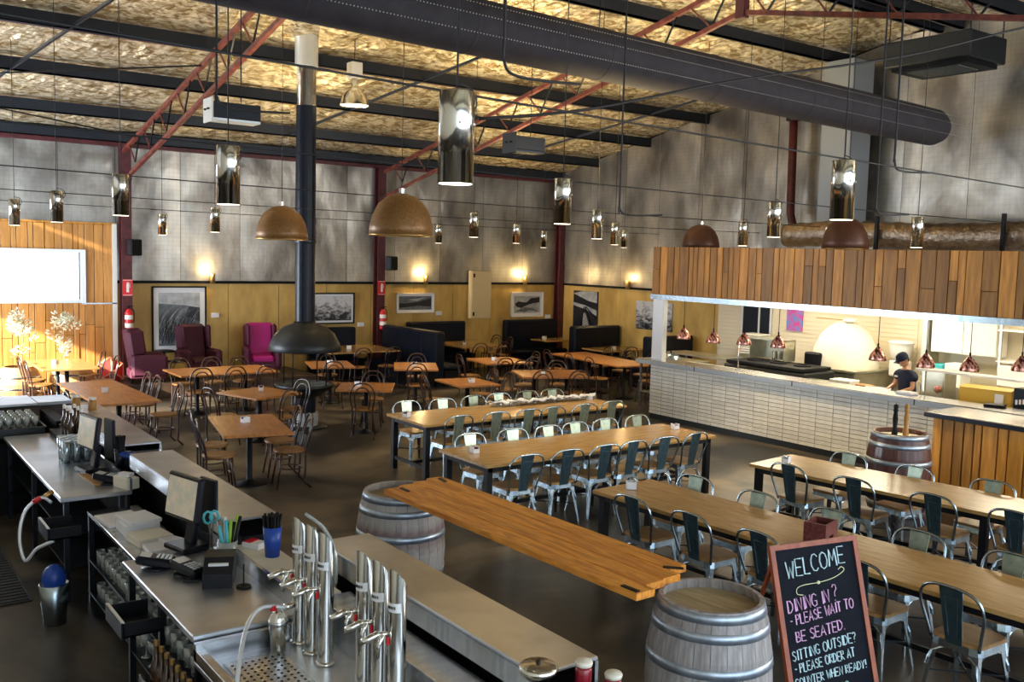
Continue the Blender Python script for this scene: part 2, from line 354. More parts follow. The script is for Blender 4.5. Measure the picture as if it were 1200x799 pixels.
MB().bx(.86, 4.3, YW+.04, YW+.05, 1.86, 2.82).build('window_pane', 'glass', wn)
MB().bx(4.3, 4.98, YW-.1, YW-.07, 1.77, 1.8).build('window_rail', 'steel', wn)
# ------------------------------------------------------------------ roof
ce = empty_struct('ceiling')
PY_ = [20.75, 19.3, 17.4, 15.5, 13.6, 11.7, 9.9, 9.5, 7.7, 5.8, 3.9, 2.0, .1, -1.5]
for a, b in zip(PY_[:-1], PY_[1:]):
    n, m = 300, 14; vs = []; fs = []
    for i in range(n+1):
        for j in range(m+1):
            X = -1.25+i/n*(XW+1.3); Y = (a+.2 if a > 20 else a)+((b-(a+.2 if a > 20 else a)))*j/m
            s = math.sin(math.pi*j/m); d = -.05*s+.06*noise.noise(Vector((X*2.2, Y*.7, 1)))*s+.05*(.35-abs(noise.noise(Vector((X*6+Y*2, Y*2.6, 5)))))*s+.03*(.3-abs(noise.noise(Vector((X*14, Y*6-X*3, 9)))))*s
            vs.append((X, Y, zp(Y)+.25+d))
    for i in range(n):
        for j in range(m): q = i*(m+1)+j; fs.append((q, q+1, q+m+2, q+m+1))
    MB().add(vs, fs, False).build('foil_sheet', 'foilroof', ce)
MB().add([(-1.4, YW+.2, 5.38), (XW+.2, YW+.2, 5.38), (XW+.2, 9.7, 7.65), (-1.4, 9.7, 7.65), (XW+.2, -3.6, 5.2), (-1.4, -3.6, 5.2)], [(0, 1, 2, 3), (3, 2, 4, 5)]).build('roof_sheet', 'black', ce)
for y in PY_:
    m = MB(); z = zp(y); m.bx(-1.2, XW-.03, y-.035, y+.035, z, z+.21); m.bx(-1.2, XW-.03, y-.035, y+.07, z, z+.02); m.build('purlin', 'purlin', ce)
MB().bx(-1.2, XW-.03, 15.62, 15.7, zp(15.5)+.02, zp(15.5)+.1).build('red_pipe', 'truss', ce)
MB().bx(-1.2, XW, YW-.16, YW-.04, 5.0, 5.1).build('eave_beam', 'darkred', ce)
for i, x in enumerate((2.1, 8.1, 13.9)):       # pale bracing straps between purlins
    MB().tube([(x, 19.2, zp(19.2)+.02), (x+1.5, 13.6, zp(13.6)+.02)], .03, 4).build('brace_strap', 'purlin', ce)
MB().tube([(-.8, 19.3, zp(19.3)), (5.1, 15.6, 5.9)], .015, 5).build('brace_rod', 'wire', ce); MB().tube([(-1, 17.8, 5.6), (5.1, 19.6, 5.1)], .015, 5).build('brace_rod', 'wire', ce)
MB().tube([(1.2, 14.2, 6.4), (5.1, 12, 6.7)], .015, 5).build('brace_rod', 'wire', ce)
for x, lo in ((5.1, -1.2), (11.1, -1.2)):
    t = empty_struct('roof_truss')
    for nm, off, r in (('top_chord', 4.88, .05), ('bottom_chord', 4.4, .048)):
        MB().tube([(x, 20.75, off-(.12 if nm == 'bottom_chord' else 0)), (x, 9.7, off+.2*11.2), (x, lo, off+.05)], r, 4).build(nm, 'truss', t)
    y = 20.2
    while y > lo+1:
        z0, z1 = 4.4+.2*tt(y), 4.88+.2*tt(y); y2 = y-.45; z2 = 4.4+.2*tt(y2); z3 = 4.88+.2*tt(y2-.35)
        MB().tube([(x, y, z1), (x, y2, z2)], .016, 4).build('web_bar', 'truss', t); MB().tube([(x, y2, z2), (x, y2-.35, z3)], .016, 4).build('web_bar', 'darksteel', t); y = y2-.6
    MB().bx(x-.06, x+.06, 9.62, 9.78, 6.55, 7.15).build('king_post', 'darkred', t)
for x in (5.14, 11.04, 16.68):
    o = MB(); o.bx(x-.1, x+.1, 20.6, 20.63, 0, 5); o.bx(x-.1, x+.1, 20.79, 20.82, 0, 5); o.bx(x-.015, x+.015, 20.63, 20.79, 0, 5)
    t = tag(o.build('steel_column', 'darkred'), {5.14: 'dark red steel column beside the blond timber cladding', 11.04: 'dark red steel column between two plywood walls, extinguisher at its foot', 16.68: 'dark red steel column in the far corner of the hall'}[x], 'column', None, 'structure')
# rear platform under the armchairs
struct(MB().bx(4.3, 8.75, 19.1, YW-.04, 0, .28, .01).build('floor_platform', 'platform'))
# ------------------------------------------------------------------ servery
SX = 12.6
sv = thing('servery_counter', 'long servery counter faced in off-white stacked tiles under a steel top', 'counter', (0, 0, 0))
MB().bx(SX+.03, SX+.3, 4.6, 12.84, 0, 1.03).build('core', 'grout', sv)
MB().bx(SX+.02, SX+.05, 4.6, 12.84, 0, .1).build('kickboard', 'hood', sv)
tw, th = (12.84-6.35)/21, .93/14
tm = boxmesh('tile', (.03, tw-.008, th-.008), 'tile', .003)
for i in range(21):
    for j in range(14): piece(tm, 'tile', (SX+.016, 12.84-(i+.5)*tw, .1+(j+.5)*th), sv)
m = MB(); m.bx(SX-.13, SX+.38, 4.6, 13.1, 1.03, 1.12, .01); m.build('steel_top', 'steel', sv); MB().bx(SX-.136, SX-.129, 4.6, 13.1, 1.035, 1.108).build('edge_band', 'riser', sv)
for i in range(3): MB().bx(SX-.139, SX-.13, 11.6-i*2.1, 11.62-i*2.1, 1.035, 1.115).build('top_joint', 'darksteel', sv)
tag(MB().bx(SX+.02, SX+.14, 12.58, 12.86, 1.12, 2.26, .01).build('servery_post', 'whitesteel'), 'brushed steel post standing on the left end of the servery counter', 'post')
fa = thing('timber_fascia', 'hanging timber fascia of uneven cedar boards above the servery opening', 'fascia', (0, 0, 0))
MB().bx(SX+.03, SX+.12, 4.6, 12.86, 2.33, 3.2).build('backing', 'black', fa); MB().bx(SX-.02, SX+.3, 4.6, 12.9, 2.25, 2.34).build('steel_lintel', 'galv', fa)
y = 12.87
while y > 4.7:
    w_ = random.choice((.11, .13, .16, .19, .23)); z0 = 2.345
    def fb(a, b):
        o = MB().bx(SX-.008-random.random()*.012, SX+.03, y-w_+.007, y-.007, a, b, .003).build('board', 'cedar', fa)
    if random.random() < .28: c = random.choice((2.68, 2.8, 2.95)); fb(z0, c-.003); fb(c+.003, 3.22)
    else: fb(z0, 3.22)
    y -= w_
ks = empty_struct('wall_kitchen')
MB().bx(SX+.1, XW, 12.9, 12.96, 2.34, 3.1).build('bulkhead', 'white', ks)
MB().bx(SX+.12, XW, 4.5, 12.9, 2.78, 2.84).build('kitchen_ceiling', 'white', ks)
MB().bx(XW-.07, XW-.03, 4.5, 14.9, 0, 2.76).build('wall_lining', 'kwall', ks)
for i in range(20):      # narrow horizontal lining boards
    MB().bx(XW-.085, XW-.07, 9.95, 14.9, 1.0+i*.087, 1.08+i*.087, .003).build('lining_board', 'kwall', ks)
MB().bx(SX+.1, XW, 4.4, 4.5, 0, 2.8).build('end_wall', 'kwall', ks)
# steel framed door / window in the kitchen back wall
wd = empty_struct('window_2')
y0, y1, z0, z1 = 13.35, 14.2, 1.02, 2.05
f = MB()
for a, b, c, d in ((y0, y1, z0, z0+.05), (y0, y1, z1-.05, z1), (y0, y0+.05, z0, z1), (y1-.05, y1, z0, z1), ((y0+y1)/2-.1, (y0+y1)/2-.06, z0, z1)): f.bx(XW-.12, XW-.08, a, b, c, d)
f.build('window_frame', 'whitesteel', wd); MB().bx(XW-.1, XW-.09, y0, y1, z0, z1).build('window_pane', 'leather', wd)
# wooden waiters' bar at the right
wbar = thing('timber_bar', 'low bar faced with dark cedar boards under a steel top in front of servery', 'bar', (0, 0, 0))
MB().bx(11.74, 12.3, 3.0, 6.66, .02, 1.04).build('carcass', 'black', wbar); MB().bx(11.62, 12.44, 3.0, 6.76, 1.04, 1.11, .008).build('steel_top', 'steel', wbar); MB().bx(11.612, 11.621, 3.0, 6.76, 1.045, 1.1).build('edge_band', 'darksteel', wbar)
y = 6.67
while y > 3.1:
    w_ = random.choice((.1, .13, .16, .2)); MB().bx(11.69-random.random()*.01, 11.74, y-w_+.01, y-.01, .03, 1.03, .004).build('board', 'cedar', wbar); y -= w_
for i in range(4): MB().bx(11.74+i*.14+.005, 11.88+i*.14-.005, 6.66, 6.69, .03, 1.03).build('board', 'cedar', wbar)
# ------------------------------------------------------------------ big duct and services
du = thing('fabric_duct', 'long dark round fabric air duct hung under the roof', 'duct', (0, 9.3, 5.7)); du.rotation_euler = (0, R(1.15), 0)
MB().lathe([(0, 15.95), (.15, 15.92), (.25, 15.82), (.31, 15.65), (.315, 15.0), (.315, 8), (.315, .3), (.2, .1), (0, .1)], 28, axis='x').build('duct_body', 'duct', du)
for a in (R(-25), R(10), R(38)):
    m = MB()
    for i in range(320): m.box((2.8+i*.042, -.318*math.cos(a), .318*math.sin(a)), (.011, .006, .011))
    tag(m.build('perforation_row', 'wirew', du), None, None, None, 'stuff')
for x in range(2, 16, 2): MB().lathe([(.318, -.02), (.325, 0), (.318, .02)], 24, (x, 0, 0), axis='x').build('seam_band', 'duct', du)
for x in (3.5, 8, 12.5): MB().tube([(x, 0, .3), (x, 0, 1.5)], .008, 4).build('hanger', 'wire', du)
fl = thing('foil_duct', 'fat crinkled foil flexible duct lying above the kitchen bulkhead', 'duct', (0, 0, 0))
pr = []
P_ = [(14.5, 11.35-i*.09, 3.49+.03*math.sin(i*.13)) for i in range(70)]
MB().tube(P_, [.21+.012*math.sin(i*2.1)+.02*random.random() for i in range(70)], 14).build('foil_sleeve', 'foilduct', fl)
for y in (9.3, 7.2): MB().bx(14.2, 14.26, y, y+.05, 2.85, 3.8).build('support_strut', 'blackm', fl)
MB().bx(14.2, 14.8, 9.75, 10.3, 3.2, 3.62).build('plenum_box', 'whitesteel', fl)
t = thing('exhaust_riser', 'tall square pale metal exhaust riser above the kitchen', 'duct', (0, 0, 0))
MB().bx(15.9, 16.55, 11.1, 11.75, 3.6, zp(11.7)-.02).build('riser', 'riser', t); MB().bx(15.8, 16.6, 11.0, 11.8, 3.4, 3.62).build('flange', 'darksteel', t)
t = thing('exhaust_pipe', 'dark red vertical pipe with a bent foot above the servery fascia', 'pipe', (0, 0, 0))
MB().tube([(16.3, 12.75, 6.72), (16.3, 12.7, 4.0), (16.1, 12.4, 3.55)], .085, 10).build('pipe', 'darkred', t); MB().cyl((16.3, 12.73, 5.9), .16, .7, 12).build('cowl', 'blackm', t)
t = thing('roof_unit', 'large dark boxed air unit hung under the roof at right', 'air conditioner', (15.2, 8.9, 6.5))
MB().box((0, 0, 0), (1.1, 1.5, .42), bev=.02).build('housing', 'hood', t); MB().box((0, 0, -.24), (.95, 1.3, .07)).build('grille_frame', 'black', t); MB().box((-.05, 0, -.285), (.6, .9, .02)).build('grille', 'ash', t)
for a in (-.5, .5):
    for b in (-.7, .7): MB().tube([(a, b, .2), (a, b, .9)], .012, 4).build('hanger', 'wire', t)
MB().bx(16.45, 16.7, 3, 9.6, 3.72, 3.84).build('cable_tray', 'riser'); tag(bpy.data.objects['cable_tray'], 'pale cable tray running along the foil wall above the kitchen', 'cable tray')
# ------------------------------------------------------------------ metal chairs
def bez(pts, n=6):             # smooth polyline through the points
    P = [Vector(p) for p in pts]; out = []
    for i in range(len(P)-1):
        a, b = P[i], P[i+1]; t0 = (P[i+1]-P[max(i-1, 0)])/2; t1 = (P[min(i+2, len(P)-1)]-P[i])/2
        for k in range(n):
            u = k/n; out.append((2*u**3-3*u**2+1)*a+(u**3-2*u**2+u)*t0+(-2*u**3+3*u**2)*b+(u**3-u**2)*t1)
    return out+[P[-1]]
def metal_chair(splat):
    t = thing('metal_chair', '', 'chair', group='metal dining chairs')
    ring = [(a*.185-(0 if abs(a) == 1 else 0), b) for a, b in ((-1, -.13), (-.9, -.165), (-.6, -.185), (.6, -.185), (.9, -.165), (1, -.13), (1, .14), (.88, .175), (.6, .19), (-.6, .19), (-.88, .175), (-1, .14))]
    n = len(ring)
    MB().add([(x, y, .452) for x, y in ring]+[(x, y, .472) for x, y in ring]+[(x*.96, y*.96, .478) for x, y in ring], [tuple(range(n-1, -1, -1)), tuple(range(2*n, 3*n))]+[(k*n+i, k*n+(i+1) % n, (k+1)*n+(i+1) % n, (k+1)*n+i) for k in (0, 1) for i in range(n)]).build('seat', 'seat', t)
    MB().add([(x*.97, y*.97, .45) for x, y in ring]+[(x*1.0, y*1.0, .40) for x, y in ring], [(i, (i+1) % n, n+(i+1) % n, n+i)[::-1] for i in range(n)]+[tuple(range(n))]).build('seat_pan', 'galv', t)
    h = bez([(-.175, -.17, .44), (-.2, -.2, .56), (-.23, -.235, .7), (-.205, -.26, .8), (-.11, -.268, .85), (.11, -.268, .85), (.205, -.26, .8), (.23, -.235, .7), (.2, -.2, .56), (.175, -.17, .44)], 3)
    MB().tube(h, .0115, 6).build('back_hoop', 'galv', t)
    def sp(w0, w1, a, b, off): return [(-w0, -.187-off+.0, a), (w0, -.187-off, a), (w1, -.265-off, b), (-w1, -.265-off, b), (-w0, -.181-off+.004, a), (w0, -.181-off+.004, a), (w1, -.259-off+.004, b), (-w1, -.259-off+.004, b)]
    q = [(0, 1, 2, 3), (7, 6, 5, 4), (0, 4, 5, 1), (1, 5, 6, 2), (2, 6, 7, 3), (3, 7, 4, 0)]
    s = MB().add(sp(.058, .086, .44, .845, 0), q).build('back_splat', splat, t)
    m = MB(); e = .006
    for sx in (-1, 1): m.tube([(sx*.03, -.199, .5), (sx*.048, -.25, .78)], .0035, 4)
    m.tube([(-.048, -.25, .78), (.048, -.25, .78)], .0035, 4); m.build('splat_rib', 'galv', s)
    for sx in (-1, 1):
        for sy in (-1, 1):
            m = MB(); prof = []
            for z, w_, ox, oy in ((.43, .05, .155, .15), (.36, .04, .165, .162), (.2, .026, .185, .185), (.0, .016, .212, .215)):
                c = Vector((sx*ox, sy*oy, z)); prof += [c+Vector((-w_*sx, w_*.15*sy, 0)), c+Vector((0, w_*.15*sy, 0))+Vector((w_*.2*sx, 0, 0)), c+Vector((w_*.15*sx, -w_*sy, 0)), c+Vector((-w_*.45*sx, -w_*.45*sy, 0))]
            fs = [(k*4+i, k*4+(i+1) % 4, (k+1)*4+(i+1) % 4, (k+1)*4+i) for k in range(3) for i in range(4)]+[(12, 13, 14, 15)]
            m.add(prof, fs).build('leg', 'galv', t)
    m = MB()
    for (ax, ay, bx_, by) in ((-1, -1, 1, -1), (1, -1, 1, 1), (1, 1, -1, 1), (-1, 1, -1, -1)):   # arched skirt between legs
        p = [Vector((ax*.19, ay*.19, .24)), Vector((ax*.165, ay*.165, .34)), Vector(((ax*.6+bx_*.4)*.16, (ay*.6+by*.4)*.16, .405)), Vector(((ax*.4+bx_*.6)*.16, (ay*.4+by*.6)*.16, .405)), Vector((bx_*.165, by*.165, .34)), Vector((bx_*.19, by*.19, .24))]
        m.tube(bez(p, 2), .009, 4)
    m.build('leg_arch', 'galv', t)
    m = MB(); m.tube([(-.17, -.17, .2), (.17, .17, .2)], .008, 4); m.tube([(-.17, .17, .205), (.17, -.17, .205)], .008, 4); m.build('cross_brace', 'darksteel', t)
    return Proto(t)
mc, mp = metal_chair('splat'), metal_chair('splat2')
FC = []
def row(pts, face, side, where, proto):
    n = len(pts)
    for i, (x, y) in enumerate(pts):
        a = face+random.uniform(-.07, .07)
        # hoop sits .26 behind the chair's centre
        cx, cy = x-math.sin(a)*.26, y+math.cos(a)*.26
        o = ORD[i]+(' from left' if n-1 != i else ' and rightmost')
        proto.put((cx, cy, 0), a, f'{side}, {o}, {where}', 'metal chairs at the long tables')
near, far = 'metal chair with its back to us', 'metal chair facing us'
row([(6.83, 10.5), (7.44, 10.5), (7.99, 10.5), (8.42, 10.5), (9.02, 10.5), (9.57, 10.52)], 0, near, 'near side of rearmost long table', mp)
row([(6.81, 11.9), (7.4, 11.86), (7.97, 11.9), (8.47, 11.94), (9.02, 11.94), (9.53, 11.94)], math.pi, far, 'far side of rearmost long table', mp)
row([(6.13, 8.06), (6.7, 8.06), (7.26, 8.06), (7.7, 8.07), (8.22, 8.07), (8.76, 8.07)], 0, near, 'near side of second long table', mc)
row([(6.24, 9.37), (6.88, 9.38), (7.42, 9.36), (7.89, 9.39), (8.42, 9.4), (9.0, 9.4)], math.pi, far, 'far side of second long table', mp)
row([(5.87, 6.16), (5.92, 5.49), (5.98, 4.81), (6.04, 3.95), (6.09, 3.27)], -math.pi/2, near, 'near side of chalkboard table', mc)
row([(7.0, 6.43), (7.03, 5.67), (7.1, 4.91), (7.16, 4.13), (7.22, 3.4)], math.pi/2, far, 'far side of chalkboard table', mp)
row([(8.28, 6.31), (8.34, 5.56), (8.42, 4.76), (8.5, 4.04)], -math.pi/2, near, 'near side of servery table', mc)
row([(9.4, 6.33), (9.45, 5.55), (9.53, 4.75)], math.pi/2, far, 'far side of servery table', mp)
# ------------------------------------------------------------------ long tables
def long_table(cx, cy, L, W, rz, label, matn):
    t = thing('long_table', label, 'table', (cx, cy, 0), rz, 'long dining tables')
    MB().box((0, 0, .742), (L, W, .036), bev=.004).build('tabletop', matn, t)
    m = MB(); m.bx(-L/2+.06, L/2-.06, -W/2+.05, -W/2+.08, .665, .724); m.bx(-L/2+.06, L/2-.06, W/2-.08, W/2-.05, .665, .724); m.bx(-L/2+.05, -L/2+.08, -W/2+.06, W/2-.06, .665, .724); m.bx(L/2-.08, L/2-.05, -W/2+.06, W/2-.06, .665, .724); m.build('apron', 'blackm', t)
    xs = [-L/2+.08, L/2-.08]+([0] if L > 3 else [])
    for x in xs:
        for s in (-1, 1): MB().bx(x-.035, x+.035, s*(W/2-.085)-.035, s*(W/2-.085)+.035, 0, .724).build('leg', 'blackm', t)
        MB().bx(x-.02, x+.02, -W/2+.1, W/2-.1, .14, .18).build('stretcher', 'blackm', t)
    MB().bx(-L/2+.1, L/2-.1, -.02, .02, .14, .18).build('stretcher', 'blackm', t)
long_table(8.12, 11.08, 3.6, 1.02, .01, 'rearmost long oak dining table with black legs, cutlery laid along it', 'table')
long_table(7.47, 8.68, 3.58, .98, 0, 'second long oak dining table, between two rows of six metal chairs', 'table')
def long_table_y(x0, y0, x1, y1, W, L, label):
    a = math.atan2(y1-y0, x1-x0); d = Vector((math.cos(a), math.sin(a), 0)); n = Vector((-d.y, d.x, 0))
    c = Vector((x0, y0, 0))+d*L/2-n*0; long_table(c.x+n.x*W/2, c.y+n.y*W/2, L, W, a, label, 'table')
long_table_y(5.98, 6.82, 6.2, 2.8, .82, 5.2, 'long oak dining table behind the chalkboard, running out of frame at right')
long_table_y(8.3, 6.85, 8.62, 4.0, .86, 5.0, 'long oak dining table nearest the servery counter and wooden barrel')
# ------------------------------------------------------------------ bentwood chairs
def bentwood():
    t = thing('bentwood_chair', '', 'chair', group='bentwood chairs')
    MB().lathe([(0, .445), (.19, .445), (.203, .455), (.203, .475), (.185, .48), (.16, .474), (0, .474)], 18).build('seat', 'cane', t)
    hb = bez([(-.17, -.15, .02), (-.165, -.165, .25), (-.16, -.17, .46), (-.185, -.2, .62), (-.19, -.235, .76), (-.12, -.26, .88), (0, -.265, .91), (.12, -.26, .88), (.19, -.235, .76), (.185, -.2, .62), (.16, -.17, .46), (.165, -.165, .25), (.17, -.15, .02)], 3)
    hb[0] = Vector((-.19, -.23, 0)); hb[-1] = Vector((.19, -.23, 0))
    MB().tube(hb, .0145, 6).build('back_frame', 'bent', t)
    MB().tube(bez([(-.1, -.17, .475), (-.12, -.2, .62), (-.115, -.235, .75), (-.07, -.255, .82), (0, -.258, .84), (.07, -.255, .82), (.115, -.235, .75), (.12, -.2, .62), (.1, -.17, .475)], 3), .011, 6).build('inner_hoop', 'bent', t)
    for s in (-1, 1): MB().tube([(s*.14, .13, .45), (s*.15, .15, .25), (s*.175, .19, 0)], [.017, .014, .012], 6).build('leg', 'bent', t)
    MB().tube([(.15*math.cos(i*math.pi/7), .15*math.sin(i*math.pi/7)-.01, .24) for i in range(14)], .009, 5, True).build('leg_ring', 'bent', t)
    return Proto(t)
bw = bentwood()
def bc(x, y, tx, ty, label, grp='bentwood chairs at the bistro tables'):
    a = math.atan2(ty-y, tx-x)-math.pi/2; bw.put((x, y, 0), a, label, grp)
def ped(cx, cy, sx, sy, rz, label, nb=1, m='tableb', grp='bistro tables'):
    t = thing('bistro_table', label, 'table', (cx, cy, 0), rz, grp)
    MB().box((0, 0, .745), (sx, sy, .032), bev=.004).build('tabletop', m, t)
    L = max(sx, sy)
    for i in range(nb):
        o = (i-(nb-1)/2)*L/nb if nb > 1 else 0; x, y = (o, 0) if sx >= sy else (0, o)
        MB().lathe([(0, .0), (.23, .0), (.23, .012), (.05, .035), (.038, .06), (.038, .73), (0, .73)], 18, (x, y, 0)).build('pedestal', 'blackm', t)
# name, centre, size, rot, chairs (offsets in table frame: side, position)
def cluster(nm, cx, cy, sx, sy, rz, chairs, nb=1, m='tableb'):
    ped(cx, cy, sx, sy, rz, nm[0], nb, m); ca, sa = math.cos(rz), math.sin(rz)
    for i, (ox, oy, lab) in enumerate(chairs):
        # chair centre offset; faces the table perpendicular
        if abs(ox)-sx/2 > abs(oy)-sy/2: tx, ty = 0, oy
        else: tx, ty = ox, 0
        w2 = lambda a, b: (cx+ca*a-sa*b, cy+sa*a+ca*b)
        (X, Y), (TX, TY) = w2(ox, oy), w2(tx, ty); bc(X, Y, TX, TY, f'brown bentwood chair {lab} {nm[1]}')
cluster(('square brown table in front of the black fireplace', 'the square table nearest the bar'), 4.38, 11.65, .84, 1.45, -.2, [(-.42, -.35, 'near left of'), (-.42, .3, 'far left of'), (.45, -.3, 'near right of'), (.45, .33, 'far right of')])
cluster(('small tan table left of the fireplace base', 'the small tan table beside the fireplace'), 5.5, 14.2, .9, .95, .32, [(.5, -.15, 'right of'), (-.1, -.6, 'in front of'), (-.62, .1, 'left of')])
cluster(('long brown table before the magenta armchairs', 'the long table before the armchairs'), 5.9, 17.1, 1.8, 1.1, 0, [(-.6, -.5, 'front left of'), (0, -.5, 'front middle of'), (.58, -.5, 'front right of'), (-.5, .6, 'rear left of'), (.1, .6, 'rear middle of'), (.62, .55, 'rear right of')], 2)
cluster(('reddish table right of the fireplace hood', 'the reddish table by the fireplace hood'), 8.1, 17.2, .85, 1.1, -.3, [(-.05, -.62, 'in front of'), (.05, .66, 'behind')])
cluster(('reddish square table right of the fireplace', 'the reddish square table right of the fireplace'), 7.3, 14.1, .9, .95, -.56, [(0, -.5, 'in front of'), (.05, .6, 'behind')])
cluster(('small brown table before the shiny black booth', 'the small table before the black booth'), 9.5, 16.25, .85, 1.2, -.5, [(0, -.6, 'in front of'), (.05, .65, 'behind')])
cluster(('tan table behind the rearmost long table', 'the tan table behind the long tables'), 9.15, 13.85, .8, 1.0, -.1, [(-.55, .1, 'left of'), (.55, -.1, 'right of'), (.5, .4, 'far right of')])
cluster(('tan square table between two black booths', 'the tan table between the booths'), 11.65, 16.42, 1.05, 1.1, -.15, [(-.3, -.62, 'front left of'), (.35, -.62, 'front right of'), (-.68, 0, 'left of'), (.7, .1, 'right of')])
cluster(('wide tan table with four chairs behind the cutlery', 'the wide tan table'), 11.26, 14.17, 1.3, 1.1, -.42, [(-.33, -.5, 'front left of'), (.36, -.5, 'front right of'), (-.35, .62, 'rear left of'), (.35, .62, 'rear right of'), (-.85, 0, 'left of')], 2)
cluster(('long narrow brown table left of the servery end', 'the long narrow table by the servery end'), 13.97, 15.8, 1.0, 2.7, -.12, [(-.66, -.9, 'near left of'), (-.66, -.1, 'middle left of'), (-.66, .8, 'far left of'), (.62, -.7, 'near right of'), (.62, .1, 'middle right of'), (.62, .95, 'far right of'), (.1, -1.6, 'at the near end of')], 3)
cluster(('sunlit pale table beside the blond timber wall', 'the sunlit table by the blond wall'), 3.6, 19.15, .95, 1.7, 0, [(-.45, -.55, 'near left of'), (-.45, .15, 'far left of'), (.62, -.4, 'near right of'), (.6, .55, 'far right of')], 2, 'table')
cluster(('long planked brown table beside the bar', 'the long planked table beside the bar'), 3.5, 15.3, .86, 2.55, .03, [(.62, -.75, 'near right of'), (.62, .35, 'middle right of'), (.62, .85, 'far right of'), (-.5, -.85, 'near left of')], 2)
# booth tables
for cx, cy, sx, sy, lab in ((9.85, 19.75, 1.75, 1.5, 'wide booth table left of the shiny black bench'), (13.05, 19.75, 1.3, 1.5, 'booth table below the white framed photo'), (16.0, 20.0, 1.1, .7, 'booth table in the far corner'), (15.85, 17.4, 1.4, .9, 'booth table against the right wall under the railway canvas')):
    ped(cx, cy, sx, sy, 0, lab, 2 if sx > 1.3 else 1, 'table', 'booth tables')
for x, y, tx, ty, l in ((9.5, 18.7, 9.6, 19.75, 'at the left booth table, left'), (10.2, 18.7, 10.1, 19.75, 'at the left booth table, right'), (12.6, 18.75, 12.7, 19.7, 'at the middle booth table, front left'), (13.25, 18.75, 13.2, 19.7, 'at the middle booth table, front right'), (13.95, 19.6, 13.0, 19.7, 'at the middle booth table, right'), (14.0, 20.2, 13.0, 20.1, 'at the middle booth table, far right'), (15.5, 16.62, 15.7, 17.3, 'at the right wall booth table')):
    bc(x, y, tx, ty, 'brown bentwood chair '+l)
# ------------------------------------------------------------------ booths
def bench(cx, cy, L, rz, label, double=False, h=1.15):
    t = thing('booth_bench', label, 'bench', (cx, cy, 0), rz, 'black leather booths')
    MB().box((0, 0, (h+.1)/2+.03), (L, .2 if not double else .26, h-.04), bev=.04).build('backrest', 'leather', t)
    MB().box((0, 0, .05), (L-.04, .16, .1)).build('plinth', 'black', t)
    for s in ((-1, 1) if double else (-1,)):
        MB().box((0, s*.36, .42), (L, .5, .12), bev=.04).build('seat_cushion', 'leather', t); MB().box((0, s*.34, .18), (L-.04, .42, .36)).build('seat_base', 'black', t)
    n = int(L/.6)
    for i in range(1, n): MB().tube([(-L/2+L*i/n, -.105 if not double else -.132, .5), (-L/2+L*i/n, -.105 if not double else -.132, h-.05)], .008, 4).build('piping', 'black', t)
bench(9.8, 20.72, 1.2, 0, 'black booth bench on the back wall behind the fireplace flue', False, 1.12)
bench(12.7, 20.72, 1.7, 0, 'black booth bench on the back wall under the white framed photo', False, 1.2)
bench(15.7, 20.72, 1.75, 0, 'black booth bench in the corner under the wave photo', False, 1.2)
bench(11.15, 19.25, 2.4, -math.pi/2+.03, 'shiny double-sided black booth divider standing out from the wall', True, 1.18)
bench(15.95, 18.3, 1.55, 0, 'double-sided black booth divider below the railway canvas', True, 1.2)
bench(16.0, 15.75, 1.45, 0, 'black booth divider half hidden behind the servery post', True, 1.15)
# ------------------------------------------------------------------ armchairs
def armchair(x, y, rz, label, m, mi):
    t = thing('wing_armchair', label, 'armchair', (x, y, .28), rz, 'wingback armchairs')
    MB().box((0, .03, .3), (.5, .56, .16), bev=.05).build('seat_cushion', mi, t); MB().box((0, 0, .17), (.72, .68, .18), bev=.03).build('base', m, t)
    MB().box((0, -.3, .66), (.58, .15, .82), rx=R(9), bev=.06).build('backrest', mi, t)
    for s in (-1, 1):
        MB().box((s*.33, .03, .34), (.13, .68, .44), bev=.05).build('arm', m, t); MB().box((s*.3, -.2, .8), (.09, .3, .5), rz=s*.2, rx=R(8), bev=.04).build('wing', m, t)
        for q in (-1, 1): MB().tube([(s*.3, q*.28, .1), (s*.31, q*.3, 0)], [.025, .015], 6).build('leg', 'black', t)
    return t
a = armchair(5.25, 19.65, -math.pi/2-.15, 'plum wingback armchair in profile beside the red steel column', 'plum', 'plum')
a = armchair(6.45, 20.15, math.pi+.1, 'dark plum wingback armchair under the framed beach grass photo', 'plum', 'plum')
a = armchair(7.85, 20.15, math.pi-.25, 'bright magenta wingback armchair left of the fireplace hood', 'magenta', 'pink')
t = thing('drum_stool', 'low olive rounded drum stool behind the plum armchair', 'stool', (5.85, 19.72, .28)); MB().lathe([(0, .03), (.12, .03), (.22, .12), (.25, .22), (.2, .34), (0, .36)], 18).build('drum', 'olive', t); MB().lathe([(.1, .36), (.17, .365), (.17, .385), (0, .39)], 16).build('lid', 'blackm', t)
t = thing('side_table', 'small dark round side table above the olive drum stool', 'table', (5.83, 20.45, .28)); MB().cyl((0, 0, .5), .2, .025, 20).build('tabletop', 'blackm', t)
for i in range(3): MB().tube([(0, 0, .5), (.17*math.cos(i*2.1), .17*math.sin(i*2.1), 0)], .012, 5).build('leg', 'blackm', t)
t = thing('faceted_pouf', 'red hexagonal faceted lamp with pale struts beside the armchair', 'lamp', (4.68, 20.15, .1))
hx = [(.27*math.cos(R(30+60*i)), -.05, .35+.3*math.sin(R(30+60*i))) for i in range(6)]
MB().add(hx+[(0, -.2, .35), (0, .2, .35)], [(i, (i+1) % 6, 6) for i in range(6)]+[((i+1) % 6, i, 7) for i in range(6)]).build('shade', 'redgeo', t)
for i in range(6): MB().tube([hx[i], (0, -.215, .35)], .02, 4).build('strut', 'pinkwood', t)
MB().tube(hx, .022, 4, True).build('rim', 'pinkwood', t)
